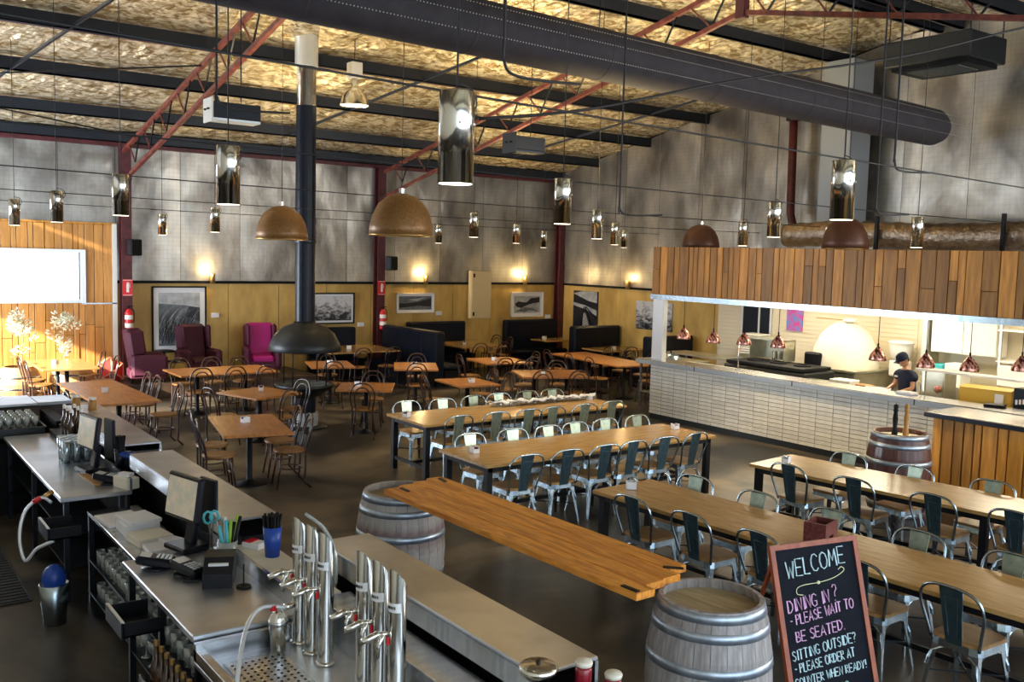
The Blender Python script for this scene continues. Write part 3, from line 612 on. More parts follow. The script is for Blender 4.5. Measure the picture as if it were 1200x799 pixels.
for s in (-1, 1): MB().tube([(s*.1, 0, .2), (s*.3, 0, -.1)], .012, 4).build('leg', 'pinkwood', t)
# ------------------------------------------------------------------ barrels
def barrel(x, y, label, mst, n=24, head='head', zh=1.0, r0=.31, rb=.38, hoops=(.035, .15, .34, .66, .86, .965), rz=0, group='wine barrels', cat='barrel', name='wine_barrel', headz=.06, rx=None):
    t = thing(name, label, cat, (x, y, 0), rz, group)
    rad = lambda z: r0+(rb-r0)*(1-((z-.5)/.5)**2)
    zs = [0, .12, .28, .5, .72, .88, 1.0]; da = 2*math.pi/n; me = MB(); vs = []
    for z in zs:
        for rr, a in ((rad(z), -da*.485), (rad(z)+.002, 0), (rad(z), da*.485), (rad(z)-.025, da*.485), (rad(z)-.025, -da*.485)): vs.append((rr*math.cos(a), rr*math.sin(a), z*zh))
    m = len(zs); fs = [(k*5+i, k*5+(i+1) % 5, (k+1)*5+(i+1) % 5, (k+1)*5+i) for k in range(m-1) for i in range(5)]+[(4, 3, 2, 1, 0), tuple((m-1)*5+i for i in range(5))]
    me.add(vs, fs); mesh = me.mesh('stave'); mesh.materials.append(M[mst])
    for i in range(n): piece(mesh, 'stave', (0, 0, 0), t, rz=i*da)
    for h in hoops:
        MB().lathe([(rad(h-.028)+.0, (h-.028)*zh), (rad(h-.028)+.0045, (h-.028)*zh), (rad(h+.028)+.0045, (h+.028)*zh), (rad(h+.028)+.0, (h+.028)*zh)], 36).build('hoop', 'hoop' if mst != 'stavepale' else 'galv', t)
    if head:
        rr = rad(.95)-.024; k = 6; w_ = 2*rr/k
        for i in range(k):
            a, b = -rr+i*w_+.002, -rr+(i+1)*w_-.002; pa = math.sqrt(max(rr*rr-a*a, 0)); pb = math.sqrt(max(rr*rr-b*b, 0)); mid = (a+b)/2; pm = math.sqrt(rr*rr-mid*mid)
            o = [(a, -pa), (mid, -pm), (b, -pb), (b, pb), (mid, pm), (a, pa)]
            z1 = zh-headz; MB().add([(p, q, z1-.02) for p, q in o]+[(p, q, z1) for p, q in o], [(5, 4, 3, 2, 1, 0), (6, 7, 8, 9, 10, 11)]+[(j, (j+1) % 6, 6+(j+1) % 6, 6+j) for j in range(6)]).build('head_board', head, t)
    return t
b1 = barrel(4.27, 3.76, 'weathered grey wine barrel under the near end of the plank bench', 'stave', rz=.1)
b2 = barrel(3.93, 6.93, 'weathered wine barrel under the far end of the plank bench', 'stavestain', rz=.3)
MB().lathe([(0, 0), (.022, 0), (.022, .01), (0, .012)], 12, (-.25, -.285, .5), axis='y').build('bung', 'white', b2)
b3 = barrel(10.5, 6.4, 'dark red-brown wine barrel between the servery and the timber bar', 'stavered', head='cream')
MB().bx(-.02, .02, -.3, -.29, .1, .11).build('badge', 'hoop', b3)
# plank bench top
pl = thing('plank_table', 'long varnished pine plank top bridging the two grey wine barrels', 'table', (4.08, 5.42, 1.0), .03)
for i in range(4):
    x0 = -.33+i*.165; L0, L1 = -1.6+(.04 if i in (1,) else 0)+(.3 if i == 3 else .1 if i == 2 else 0), 1.52
    L0 = (-1.5, -1.42, -1.4, -1.3)[i]; L1 = (1.42, 1.46, 1.5, 1.55)[i]
    MB().bx(x0+.004, x0+.159, L0, L1, .004, .05, .003).build('plank', 'pine', pl)
for x, y, a in ((-.3, -1.42, .4), (.2, -1.3, 1.1), (-.2, 1.3, .3), (.25, 1.42, .2)): MB().box((x, y, .054), (.13, .03, .008), rz=a+1.2).build('bracket', 'blackm', pl)
# half barrel planters with shrubs
def planter(x, y, lab):
    t = barrel(x, y, lab, 'stavepale', 20, None, .62, .27, .42, (.1, .35, .7), name='barrel_planter', group='half barrel planters', cat='planter')
    MB().cyl((0, 0, .5), .3, .04, 20).build('soil', 'platform', t)
planter(3.03, 20.25, 'half wine barrel planter at the left edge of frame'); planter(4.0, 20.3, 'half wine barrel planter behind the sunlit table')
def shrub(x, y, z0, z1, lab, seed, lean):
    random.seed(seed); t = thing('potted_shrub', lab, 'plant', (x, y, z0), group='sunlit shrubs')
    H_ = z1-z0; MB().tube(bez([(0, 0, 0), (lean*.4, 0, H_*.4), (lean, 0, H_*.9)], 4), .016, 6).build('stem', 'stem', t)
    m = MB()
    lob = [(random.uniform(-.17, .17), random.uniform(.3, 1.0)*H_, random.uniform(.08, .15)) for _ in range(9)]
    for i in range(520):
        lx, lz, lr = random.choice(lob); u = random.random(); zc = H_*(.3+.72*u); rr = .24*math.sin(math.pi*min(1, .12+.86*u))*random.random()**.5; a = random.random()*6.283
        rr = lr*random.random()**.5; c = Vector((lean+lx+rr*math.cos(a), rr*.7*math.sin(a+u), lz+rr*math.sin(a))); d = Vector((math.cos(a), math.sin(a)*.8, random.uniform(.1, 1.2))).normalized()*.07; n_ = d.cross(Vector((random.random()-.5, random.random()-.5, random.random()))).normalized()*.017
        m.add([c, c+d*.5+n_, c+d, c+d*.5-n_], [(0, 1, 2, 3)])
    tag(m.build('foliage', 'leafw', t), None, None, None, 'stuff')
shrub(3.08, 20.2, .54, 1.62, 'leafy sunlit shrub below the window, left of two', 3, .05); shrub(3.85, 20.25, .54, 1.6, 'leafy sunlit shrub below the window, right of two', 5, .0)
random.seed(11)
# ------------------------------------------------------------------ fireplace
t = thing('fireplace', 'round black suspended-hood fireplace with a tall flue and pedestal hearth', 'fireplace', (6.6, 15.0, 0))
MB().lathe([(0, 0), (.42, 0), (.42, .02), (.2, .03), (0, .03)], 28).build('floor_plate', 'hood', t)
MB().cyl((0, 0, .03), .23, .22, 24).build('base_sleeve', 'whitesteel', t); MB().cyl((0, 0, .25), .19, .3, 24).build('pedestal', 'leather', t)
MB().lathe([(.17, .5), (.3, .55), (.48, .68), (.5, .73), (.48, .74), (.42, .7), (0, .7)], 32).build('hearth_bowl', 'hood', t); MB().lathe([(0, .71), (.4, .712), (.41, .73)], 28).build('ash_bed', 'ash', t)
MB().lathe([(.6, 1.3), (.61, 1.31), (.585, 1.42), (.5, 1.58), (.36, 1.7), (.19, 1.76), (.17, 1.8), (.15, 1.76), (.34, 1.67), (.48, 1.55), (.57, 1.4)], 36).build('hood', 'hood', t)
MB().cyl((0, 0, 1.76), .165, 3.6, 24).build('flue', 'leather', t); MB().cyl((0, 0, 5.3), .16, .75, 24).build('flue_upper', 'chrome', t); MB().cyl((0, 0, 6.0), .19, .5, 24).build('flue_collar', 'whitesteel', t)
for a in (.6, 2.2, 3.8, 5.4): MB().tube([(.4*math.cos(a), .4*math.sin(a), .72), (.4*math.cos(a), .4*math.sin(a), 1.62)], .012, 5).build('hood_rod', 'blackm', t)
MB().lathe([(.172, 3.1), (.18, 3.12), (.18, 3.16), (.172, 3.18)], 24).build('flue_band', 'darksteel', t)
# ------------------------------------------------------------------ pendants
def roofz(y): return zp(y)+.2
def tube_lamp(x, y, z, lab):
    t = thing('cylinder_pendant', lab, 'pendant lamp', (x, y, z), 0, 'steel cylinder pendants')
    MB().lathe([(.072, .02), (.08, 0), (.08, .4), (.076, .405), (.068, .4)], 24).build('shade', 'chrome', t)
    MB().cyl((0, 0, -.002), .074, .01, 20).build('lit_face', 'lampface', t)
    m = MB(); m.ball((.055, -.06, .26), .006, 6); m.ball((-.03, -.078, .26), .006, 6); m.build('screw', 'white', t)
    m = MB(); m.tube(bez([(.07, .0, .3), (.105, 0, .36), (.08, 0, .42), (0, 0, .44)], 4), .004, 5); m.tube([(0, 0, .4), (0, 0, roofz(y)-z)], .005, 5); m.build('cord', 'wire', t)
for x, y, z, lab in ((2.31, 3.63, 3.31, 'largest and nearest steel cylinder pendant, top centre'), (2.45, 10.04, 3.29, 'steel cylinder pendant in front of the left red column'), (2.33, 6.61, 3.3, 'steel cylinder pendant left of the flue, second largest on the left'), (5.71, 4.02, 3.3, 'large steel cylinder pendant in front of the exhaust riser'),
    (5.43, 6.73, 3.29, 'dark steel cylinder pendant in front of the corner column'), (9.06, 7.28, 3.29, 'steel cylinder pendant just left of the exhaust pipe foot'), (8.95, 10.3, 3.26, 'largest of three steel cylinder pendants right of the corner'), (2.49, 16.69, 3.26, 'leftmost small steel cylinder pendant above the window'), (2.52, 13.58, 3.27, 'steel cylinder pendant above the right part of the window'),
    (5.44, 19.15, 3.21, 'tiny steel cylinder pendant just right of the left red column'), (5.38, 15.9, 3.25, 'small steel cylinder pendant below the large left one'), (8.52, 19.01, 3.23, 'tiny steel cylinder pendant just right of the flue'), (8.88, 13.35, 3.28, 'small dark cylinder pendant above the beige wall panel'), (11.2, 18.25, 3.22, 'tiny cylinder pendant right of the large copper dome'),
    (12.03, 16.45, 3.25, 'small cylinder pendant above the wave photo'), (14.47, 18.64, 3.2, 'tiniest cylinder pendant near the corner column'), (12.08, 13.39, 3.24, 'middle of three cylinder pendants above the railway canvas'), (15.27, 16.6, 3.24, 'smallest of three cylinder pendants above the railway canvas'), (12.35, 10.55, 3.25, 'cylinder pendant right of the copper dome behind the fascia'), (11.9, 7.19, 3.24, 'steel cylinder pendant in front of the foil duct, far right')):
    tube_lamp(x, y, z, lab)
def dome(x, y, z, d, m, lab):
    t = thing('dome_pendant', lab, 'pendant lamp', (x, y, z), 0, 'copper dome pendants'); r = d/2
    MB().lathe([(r-.012, .0), (r, 0), (r*.985, .1), (r*.9, .22), (r*.72, .34), (r*.45, .42), (.05, .455), (.04, .445), (r*.43, .41), (r*.7, .33), (r*.88, .21), (r-.015, .02)], 36).build('shade', m, t)
    MB().lathe([(r-.015, .0), (r-.02, -.008), (r+.002, -.008), (r+.002, .006)], 36).build('rim', 'brass', t)
    MB().cyl((0, 0, .45), .035, .06, 12).build('cap', 'chrome', t); MB().ball((0, 0, .16), .05, 10).build('bulb', 'lampface', t)
    MB().tube([(0, 0, .5), (0, 0, roofz(y)-z)], .005, 5).build('cord', 'wire', t)
dome(5.13, 12.44, 3.13, .7, 'copper', 'mottled copper dome pendant left of the flue'); dome(5.16, 9.19, 3.18, .7, 'copper', 'largest mottled copper dome pendant right of the flue')
dome(13.31, 12.37, 3.2, .7, 'copperdark', 'dark copper dome pendant half hidden behind the fascia left end'); dome(12.0, 8.36, 3.21, .66, 'copperdark', 'dark copper dome pendant in front of the foil duct')
t = thing('high_bay_lamp', 'bell shaped high bay lamp hung near the roof right of the flue', 'ceiling lamp', (7.35, 14.75, 5.42))
MB().lathe([(.25, 0), (.24, .02), (.2, .16), (.09, .27), (.06, .3), (.05, .45), (0, .45)], 24).build('reflector', 'chrome', t); MB().box((0, 0, .58), (.2, .2, .26), bev=.01).build('gear_box', 'white', t); MB().cyl((0, 0, .01), .23, .01, 20).build('lit_face', 'lampface', t); MB().tube([(0, 0, .7), (0, 0, 1.1)], .01, 4).build('hanger', 'wire', t)
for x, y, z, L, lab in ((4.25, 12.15, 4.72, .62, 'white and black boxed heater hung from the left truss'), (8.5, 11.6, 4.65, .55, 'dark boxed heater hung from the middle truss')):
    t = thing('hung_heater', lab, 'heater', (x, y, z), 0, 'hung heater boxes')
    MB().box((.1, 0, 0), (L, .3, .2), bev=.01).build('body', 'plastic', t); MB().box((.1-L/2-.012, 0, 0), (.02, .34, .3), bev=.005).build('end_plate', 'white' if x < 5 else 'hood', t); MB().box((.1, 0, -.115), (L, .26, .03)).build('lower_lip', 'whitesteel' if x < 5 else 'darksteel', t)
    for q in (-.06, .06): MB().cyl((.1-L/2-.03, q, 0), .022, .02, 10).build('socket', 'black', t)
    MB().tube([(.2, 0, .1), (.2, 0, roofz(y)-z)], .008, 4).build('hanger', 'wire', t)
# overhead cables
def cable(pts, lab, r=.006, m='wire', sub=5): tag(MB().tube(bez(pts, sub), r, 5).build('overhead_cable', m), lab, 'cable', 'overhead cables')
def sag(a, b, s=.08):
    a, b = Vector(a), Vector(b); mid = (a+b)/2; mid.z -= s; return [a, a.lerp(mid, .5)+Vector((0, 0, -s*.25)), mid, mid.lerp(b, .5)+Vector((0, 0, -s*.25)), b]
for (a, b, s, lab) in (((-1.1, 3.9, 3.85), (16.7, 4.2, 3.62), .05, 'nearest catenary cable crossing the hall above the pendants'), ((-1.1, 6.9, 3.8), (16.7, 7.1, 3.66), .05, 'second catenary cable crossing above the pendants'), ((-1.1, 10.4, 3.78), (16.7, 10.5, 3.64), .06, 'third catenary cable crossing above the long tables'), ((-1.1, 13.8, 3.72), (16.7, 13.8, 3.62), .06, 'fourth catenary cable crossing over the bistro tables'),
    ((-1.1, 16.9, 3.7), (16.7, 16.9, 3.6), .06, 'rearmost catenary cable near the back wall')): cable(sag(a, b, s), lab)
cable([(3.96, 5.92, 3.99), (4.95, 5.84, 4.16), (6.66, 5.88, 4.6), (8.84, 5.6, 5.08), (10.33, 5.18, 5.52), (12.5, 4.8, 6.1)], 'long dark conduit rising to the right under the duct', .012, 'wire')
for x, y, z0, lab in ((3.1, 4.4, 4.0, 'thick black drop cable just right of the nearest pendant'), (2.45, 7.2, 4.05, 'black drop cable left of the flue'), (7.6, 5.0, 3.45, 'black drop cable in front of the exhaust riser'), (6.9, 4.4, 3.75, 'forked black drop cable at upper right'), (6.0, 6.6, 3.4, 'thin drop cable left of the exhaust pipe')):
    cable([(x, y, roofz(y)-.1), (x, y, z0+.3), (x, y, z0+.08), (x+.12, y+.02, z0), (x+.6, y+.05, z0+.02)], lab, .009)
# ------------------------------------------------------------------ sconces, signs, pictures
for x, y, lab in ((6.97, 20.83, 'small brass uplight sconce left of the flue on the black rail'), (12.4, 20.83, 'small brass uplight sconce above the white framed sea photo'), (15.53, 20.83, 'small brass uplight sconce above the wave photo'), (16.73, 17.93, 'small brass uplight sconce on the right wall')):
    t = thing('wall_sconce', lab, 'wall lamp', (x, y-.06 if x < 16.7 else y, 2.2), 0, 'brass uplight sconces')
    if x > 16.7: t.location.x -= .06
    MB().lathe([(.02, 0), (.055, 0), (.055, .22), (.05, .22), (.05, .02)], 16).build('shade', 'brass', t); MB().ball((0, 0, .17), .035, 10).build('bulb', 'bulb', t)
    light('sconce_light', 'POINT', (x-.12 if x < 16.7 else x-.1, y-.1 if x < 16.7 else y+.0, 2.5), 17, (1, .72, .32), None, .04)
    light('sconce_glow', 'SPOT', (x-(.1 if x < 16.7 else .2), y-.22 if x < 16.7 else y, 2.35), 42, (1, .7, .3), (x-.1, y+.1, 3.6) if x < 16.7 else (x+.1, y, 3.6), .03, spot_size=R(130), spot_blend=1)
def wallbox(name, lab, cat, cx, cz, w_, h_, m, y=YW-.06, d=.04, grp=None): return tag(MB().box((cx, y, cz), (w_, d, h_), bev=.005).build(name, m), lab, cat, grp)
def picture(cx, cz, w_, h_, fm, pm, lab, side='back', mat_=.06, frame=.03, y0=None):
    t = thing('framed_photo' if frame else 'canvas_photo', lab, 'picture', (cx, YW-.06, cz) if side == 'back' else (XW-.06, y0, cz), 0 if side == 'back' else -math.pi/2, 'monochrome wall photos')
    if frame:
        m = MB(); W, H_ = w_/2, h_/2
        for a, b, c, d in ((-W, W, H_-frame, H_), (-W, W, -H_, -H_+frame), (-W, -W+frame, -H_, H_), (W-frame, W, -H_, H_)): m.bx(a, b, -.03, .02, c, d)
        m.build('frame', fm, t); MB().bx(-W+frame, W-frame, 0, .02, -H_+frame, H_-frame).build('mount', 'paper', t)
    e = frame+mat_ if frame else 0
    MB().bx(-w_/2+e, w_/2-e, -.006 if frame else -.03, 0 if frame else .02, -h_/2+e, h_/2-e).build('print', pm, t)
    return t
M['ink'] = mat('print_black', (.008, .01, .018), .4); M['inkg'] = mat('print_grey', (.16, .18, .2), .4, 0, (.09, .1, .12), 9); M['inkl'] = mat('print_pale', (.5, .52, .55), .4, 0, (.3, .32, .35), 6)
def shape(t, pts, y, m, nm='print_shape'): MB().add([(x, y, z) for x, z in pts], [tuple(range(len(pts)))]).build(nm, m, t)
c = picture(6.27, 1.43, 1.16, 1.42, 'black', 'inkl', 'tall black framed photo of beach grass left of the armchair', mat_=.11)
shape(c, [(-.44, -.57), (.44, -.57), (.44, .25), (.1, .3), (-.44, .34)], -.008, 'inkg'); shape(c, [(.12, .06), (.44, -.06), (.44, .24), (.2, .27)], -.0085, 'ink')
m = MB(); m2 = MB()
for i in range(170):
    x = random.uniform(-.44, .3); z = random.uniform(-.57, -.1)-x*.1; L = random.uniform(.25, .5); e = [(x+L*q*q*.75, z+L*q*1.1) for q in (0, .33, .66, 1)]
    e = [(min(max(p, -.44), .42), min(max(q, -.57), .3)) for p, q in e]; (m if i % 3 else m2).add([(p-.008*(1-k/3), -.0095-.0005*(i % 3), q) for k, (p, q) in enumerate(e)]+[(p+.008*(1-k/3), -.0095-.0005*(i % 3), q) for k, (p, q) in enumerate(e)], [(k, k+1, k+5, k+4) for k in range(3)])
tag(m.build('printed_grass', 'ink', c), None, None, None, 'stuff'); tag(m2.build('printed_highlights', 'inkl', c), None, None, None, 'stuff')
picture(9.86, 1.62, 1.16, .74, 'black', photo('photo_rocks', 'tree', 8), 'black framed landscape photo of rocks right of the flue', mat_=.05)
c = picture(12.14, 1.73, 1.1, .5, 'white', 'ink', 'small wide white framed sea photo right of the middle column', mat_=.05)
shape(c, [(-.45, .17), (.47, .17), (.47, .12), (.1, .03), (-.3, -.01), (-.47, .0)], -.008, 'inkg'); shape(c, [(-.2, .08), (.3, .14), (.05, .05)], -.009, 'inkl'); shape(c, [(-.47, -.17), (.47, -.17), (.47, -.1), (.1, -.07), (-.47, -.12)], -.008, 'inkg')
c = picture(15.67, 1.66, 1.1, .68, 'white', 'inkl', 'white framed dark wave photo near the corner', mat_=.08)
shape(c, [(-.42, .02), (-.3, .09), (-.15, .06), (-.02, .06), (.12, .17), (.42, .2), (.42, .06), (.2, .03), (-.05, -.03), (-.2, -.1), (-.36, -.06)], -.008, 'ink'); shape(c, [(-.4, -.18), (-.1, -.08), (.2, -.1), (.4, -.2), (.1, -.16), (-.1, -.2)], -.009, 'inkg')
c = picture(0, 1.58, .98, 1.0, 'white', 'black', 'unframed railway track canvas on the right wall', 'right', 0, 0, 19.62)
pr_ = [o for o in c.children][0]; pr_.data.materials[0] = M['ink']
shape(c, [(-.49, .42), (-.1, .5), (.49, .5), (.49, .2), (.15, .24)], -.033, 'inkl'); shape(c, [(-.49, .18), (.0, .12), (.49, .0), (.49, -.14), (.0, .02), (-.49, .1)], -.0335, 'inkl')
m = MB()
for i in range(13):
    z = -.48+i*.042*(1-.02*i); w_ = .3*(1-i/17); m.box((.1-.12*(i/13.)**.6, -.034, z), (w_, .008, .02*(1-i/20)), ry=.12)
m.build('sleepers', 'paper', c)
m = MB(); m.tube([(-.14, -.036, -.5), (-.02, -.036, .08)], .012, 4); m.tube([(.34, -.036, -.5), (.02, -.036, .08)], .016, 4); m.tube([(.5, -.036, -.22), (.06, -.036, .08)], .014, 4); m.build('rails', 'black', c)
picture(0, 1.58, 1.25, .7, 'white', photo('photo_forest', 'tree', 52), 'unframed dark forest canvas partly behind the servery post', 'right', 0, 0, 17.0)
for x, z, k in ((7.05, 1.5, 'beside the beach grass photo'), (10.62, 1.22, 'below the rocks photo'), (12.84, 1.46, 'beside the sea photo'), (16.4, 1.32, 'beside the wave photo')): wallbox('caption_card', 'small white caption card '+k, 'label', x, z, .17, .1, 'paper', grp='picture caption cards')
t = thing('fuse_panel', 'tall beige wall cabinet crossing the black dado rail', 'cabinet', (14.02, YW-.17, 1.94)); MB().box((0, 0, 0), (.64, .14, 1.24), bev=.01).build('body', 'offwhite', t); MB().box((0, -.075, 0), (.58, .01, 1.18)).build('door', 'offwhite', t)
for z in (.5, -.5): MB().box((-.24, -.085, z), (.05, .02, .1)).build('latch', 'black', t)
for x, k in ((5.14, 'left'), (11.04, 'middle')):
    t = thing('extinguisher_sign', f'red and white extinguisher sign on the {k} red column', 'sign', (x, 20.58, 2.12), 0, 'extinguisher signs')
    MB().box((0, 0, 0), (.2, .01, .34)).build('panel', 'red', t); m = MB(); m.box((0, -.008, -.01), (.05, .006, .17)); m.box((0, -.008, .09), (.03, .006, .03)); m.tube([(.0, -.008, .11), (.04, -.008, .08), (.04, -.008, .0)], .006, 4); m.build('pictogram', 'white', t)
    for q in (.155, -.155): MB().box((0, -.007, q), (.18, .004, .008)).build('border', 'white', t)
    t = thing('wall_speaker', f'small black speaker high on the {k} red column', 'speaker', (x+(.12 if k == 'left' else .22), 20.5, 2.95 if k == 'left' else 2.72), .3, 'column speakers'); MB().box((0, 0, 0), (.26, .18, .34), bev=.02).build('cabinet', 'plastic', t); MB().box((0, -.095, 0), (.22, .01, .3)).build('grille', 'black', t)
    t = thing('fire_extinguisher', f'red fire extinguisher with white bands at the {k} red column', 'fire extinguisher', (x, 20.5, 1.12 if k == 'middle' else 1.2), 0, 'red fire extinguishers')
    MB().lathe([(0, 0), (.075, 0), (.08, .03), (.08, .4), (.05, .47), (.02, .49), (0, .49)], 18).build('cylinder', 'red', t)
    for q in (.1, .27): MB().lathe([(.081, q), (.0815, q+.02), (.0815, q+.07), (.081, q+.09)], 18).build('label_band', 'white', t)
    m = MB(); m.box((0, 0, .51), (.03, .03, .05)); m.box((.03, 0, .54), (.11, .02, .02)); m.build('valve', 'blackm', t); MB().tube(bez([(.0, 0, .5), (.09, -.02, .45), (.095, -.02, .2)], 4), .01, 5).build('hose', 'blackm', t)
# ------------------------------------------------------------------ things on tables
def holder():
    t = thing('condiment_holder', '', 'holder', group='white condiment holders')
    m = MB(); m.bx(-.06, .06, -.045, -.04, 0, .09); m.bx(-.06, .06, .04, .045, 0, .09); m.bx(-.06, -.055, -.045, .045, 0, .06); m.bx(.055, .06, -.045, .045, 0, .06); m.bx(-.06, .06, -.045, .045, 0, .005); m.build('holder_box', 'paper', t)
    MB().cyl((.02, 0, .005), .022, .085, 10).build('shaker', 'glassy', t); MB().bx(-.05, -.01, -.03, .03, .005, .085).build('sachets', 'plum', t)
    return Proto(t)
ho = holder()
for i, (x, y, l) in enumerate(((6.42, 11.2, 'left end of the rearmost long table'), (5.93, 8.8, 'left end of the second long table'), (6.33, 6.65, 'far end of the table behind the chalkboard'), (8.7, 6.66, 'far end of the table by the servery'), (9.1, 8.77, 'right end of the second long table'), (9.78, 11.3, 'right end of the rearmost long table'), (4.38, 11.8, 'square table nearest the bar'), (5.6, 14.4, 'small tan table beside the fireplace'),
    (7.2, 14.2, 'reddish square table right of the fireplace'), (9.17, 13.75, 'tan table behind the long tables'), (11.1, 14.2, 'wide tan table'), (11.5, 16.4, 'tan table between the booths'), (15.7, 17.3, 'right wall booth table'), (12.9, 19.7, 'middle booth table'), (15.8, 20.2, 'far corner booth table'), (3.45, 15.2, 'planked table beside the bar'), (3.5, 19.24, 'sunlit table'), (8.1, 17.2, 'reddish table by the hood'), (9.75, 19.7, 'left booth table'), (9.5, 16.3, 'small table before the black booth'))):
    ho.put((x, y, .762), .5+i, 'small white condiment holder on the '+l, None, .82)
t = thing('cutlery_heap', 'long heap of wrapped cutlery and cloths on the rearmost long table', 'cutlery', (8.95, 11.38, .762)); m = MB()
for i in range(150):
    x = random.uniform(-.95, .95); m.box((x, random.uniform(-.1, .1), .015+random.random()*.05), (.2, .022, .012), rz=random.uniform(-.5, .9), rx=random.random())
tag(m.build('cutlery', 'steel', t), None, None, None, 'stuff'); m = MB()
for i in range(26): m.box((-.95+i*.075, random.uniform(-.09, .03), .05+random.random()*.04), (.13, .09, .02), rz=random.uniform(.2, 1), rx=random.uniform(-.4, .4))
m.build('napkins', 'paper', t)
t = thing('dispenser_box', 'maroon speckled wooden box on the table behind the chalkboard', 'box', (6.38, 4.52, .762), .25); m = MB(); m.bx(-.12, .12, -.09, .09, 0, .02); m.bx(-.12, .12, .07, .09, .02, .2); m.bx(-.12, -.1, -.09, .07, .02, .2); m.bx(.1, .12, -.09, .07, .02, .2); m.bx(-.1, .1, -.09, -.075, .1, .2); m.bx(-.1, -.04, -.09, -.075, .02, .1); m.bx(.04, .1, -.09, -.075, .02, .1); m.build('box_body', 'maroon', t); MB().bx(-.09, .09, -.06, .06, .1, .15).build('napkin_stack', 'plum', t)
for dx, mm, lab in ((-.06, 'black', 'tall black pepper mill on the dark barrel'), (.06, 'kraft', 'tall turned timber pepper mill on the dark barrel')):
    t = thing('pepper_mill', lab, 'pepper mill', (10.5+dx, 6.4-dx*.6, .955), 0, 'pepper mills'); MB().lathe([(0, 0), (.035, 0), (.035, .05), (.024, .1), (.032, .2), (.022, .28), (.03, .3), (.03, .31), (.022, .315), (.03, .34), (.024, .37), (0, .38)], 16).build('mill_body', mm, t); MB().ball((0, 0, .385), .008, 6).build('knob', 'chrome', t)
# ------------------------------------------------------------------ chalkboard
bd = thing('chalkboard_sign', 'leaning chalkboard sign in a red-brown frame with welcome writing', 'sign', (0, 0, 0))
TL, TR = Vector((4.81, 3.78, 1.205)), Vector((5.40, 3.56, 1.245)); u = (TR-TL).normalized(); nrm = Vector((u.y, -u.x, 0)).normalized()
dn = (nrm*.32-Vector((0, 0, 1.2))); dn = (dn-u*dn.dot(u)).normalized(); wdt = (TR-TL).length; hgt = 1.2
ou = u.cross(dn).normalized(); ou = ou if ou.dot(Vector((-5, -3.8, 1.5))) > 0 else -ou
def bp(a, b, c=0): return TL+u*a+dn*b+ou*c
def slab(a0, a1, b0, b1, c0, c1, nm, m):
    return MB().add([bp(a, b, c) for a in (a0, a1) for b in (b0, b1) for c in (c0, c1)], [(0, 1, 3, 2), (4, 6, 7, 5), (0, 4, 5, 1), (2, 3, 7, 6), (0, 2, 6, 4), (1, 5, 7, 3)]).build(nm, m, bd)
slab(.03, wdt-.03, .03, hgt-.03, -.012, 0, 'slate', 'chalkb')
for a0, a1, b0, b1 in ((0, wdt, 0, .032), (0, wdt, hgt-.032, hgt), (0, .032, .032, hgt-.032), (wdt-.032, wdt, .032, hgt-.032)): slab(a0, a1, b0, b1, -.025, .012, 'frame_rail', 'redframe')
for a in (.03, wdt-.06): MB().tube([bp(a, .1, -.03), Vector(bp(a, .1, -.03))-nrm*.45-Vector((0, 0, 1.05))], .015, 4).build('rear_leg', 'redframe', bd)
G = {'W': '0,6 1,0 2,4 3,0 4,6', 'E': '3.4,6 0,6 0,0 3.4,0|0,3 2.8,3', 'L': '0,6 0,0 3,0', 'C': '3.6,5 2.5,6 1,5.8 0,4 0,2 1,.2 2.5,0 3.6,1', 'O': '2,6 .6,5.2 0,3 .6,.8 2,0 3.4,.8 4,3 3.4,5.2 2,6', 'M': '0,0 .5,6 2,2 3.5,6 4,0', 'D': '0,0 0,6 2,5.6 3.4,4 3.4,2 2,.4 0,0', 'I': '1,6 1,0', 'N': '0,0 .2,6 3.2,0 3.4,6', 'G': '3.6,5 2.3,6 .8,5.6 0,3.4 .2,1.2 1.6,0 3.4,.6 3.5,2.6 2,2.6', '?': '0,5 .8,6 2.2,5.8 2.6,4.4 1.2,3 1.2,1.6|1.2,.3 1.3,0', 'P': '0,0 0,6 2.2,5.8 3,4.6 2.2,3.2 0,3', 'A': '0,0 1.8,6 3.6,0|.7,2 2.9,2', 'S': '3,5.2 1.8,6 .3,5.2 .4,3.8 2.6,2.6 3,1.2 1.6,0 0,.8', 'T': '0,6 3.6,6|1.8,6 1.8,0', 'B': '0,0 0,6 2.2,5.6 2.4,3.8 0,3.1 2.8,2.6 3,.8 0,0', 'U': '0,6 .1,1.4 1.6,0 3.1,1.4 3.2,6', 'R': '0,0 0,6 2.4,5.6 2.6,3.8 0,3 3,0', 'H': '0,6 0,0|3.2,6 3.2,0|0,3 3.2,3', 'Y': '0,6 1.6,3.2 3.2,6|1.6,3.2 1.4,0', 'K': '0,6 0,0|3,6 0,2.8 3.2,0', '!': '.6,6 .6,2|.6,.4 .7,0', '.': '.5,.3 .8,0', '-': '0,3 1.8,3'}
def twidth(txt, size):
    x = 0
    for ch in txt: x += size*.42 if ch == ' ' else max(float(q.split(',')[0]) for q in G[ch].replace('|', ' ').split())*size/6+size*.17
    return x
def write(txt, a, b, size, m, slope=.1, r=.0056, width=None, nm='writing'):
    mb = MB(); rs = random.Random(len(txt)); x = a; s = size/6; k = (width or .4)/twidth(txt, size)
    for ch in txt:
        if ch == ' ': x += size*.42*k; continue
        wd = 0; jit = rs.uniform(-.1, .1)*size
        for st in G[ch].split('|'):
            P = [tuple(map(float, q.split(','))) for q in st.split()]; wd = max(wd, max(p[0] for p in P))
            mb.tube([bp(x+p[0]*s*k, b-(p[1]*s)-(x-a)*slope+jit*.3, .003) for p in P], r, 4, flat=.6)
        x += wd*s*k+size*.17*k
    tag(mb.build(nm, m, bd), None, None, None, 'stuff'); return x
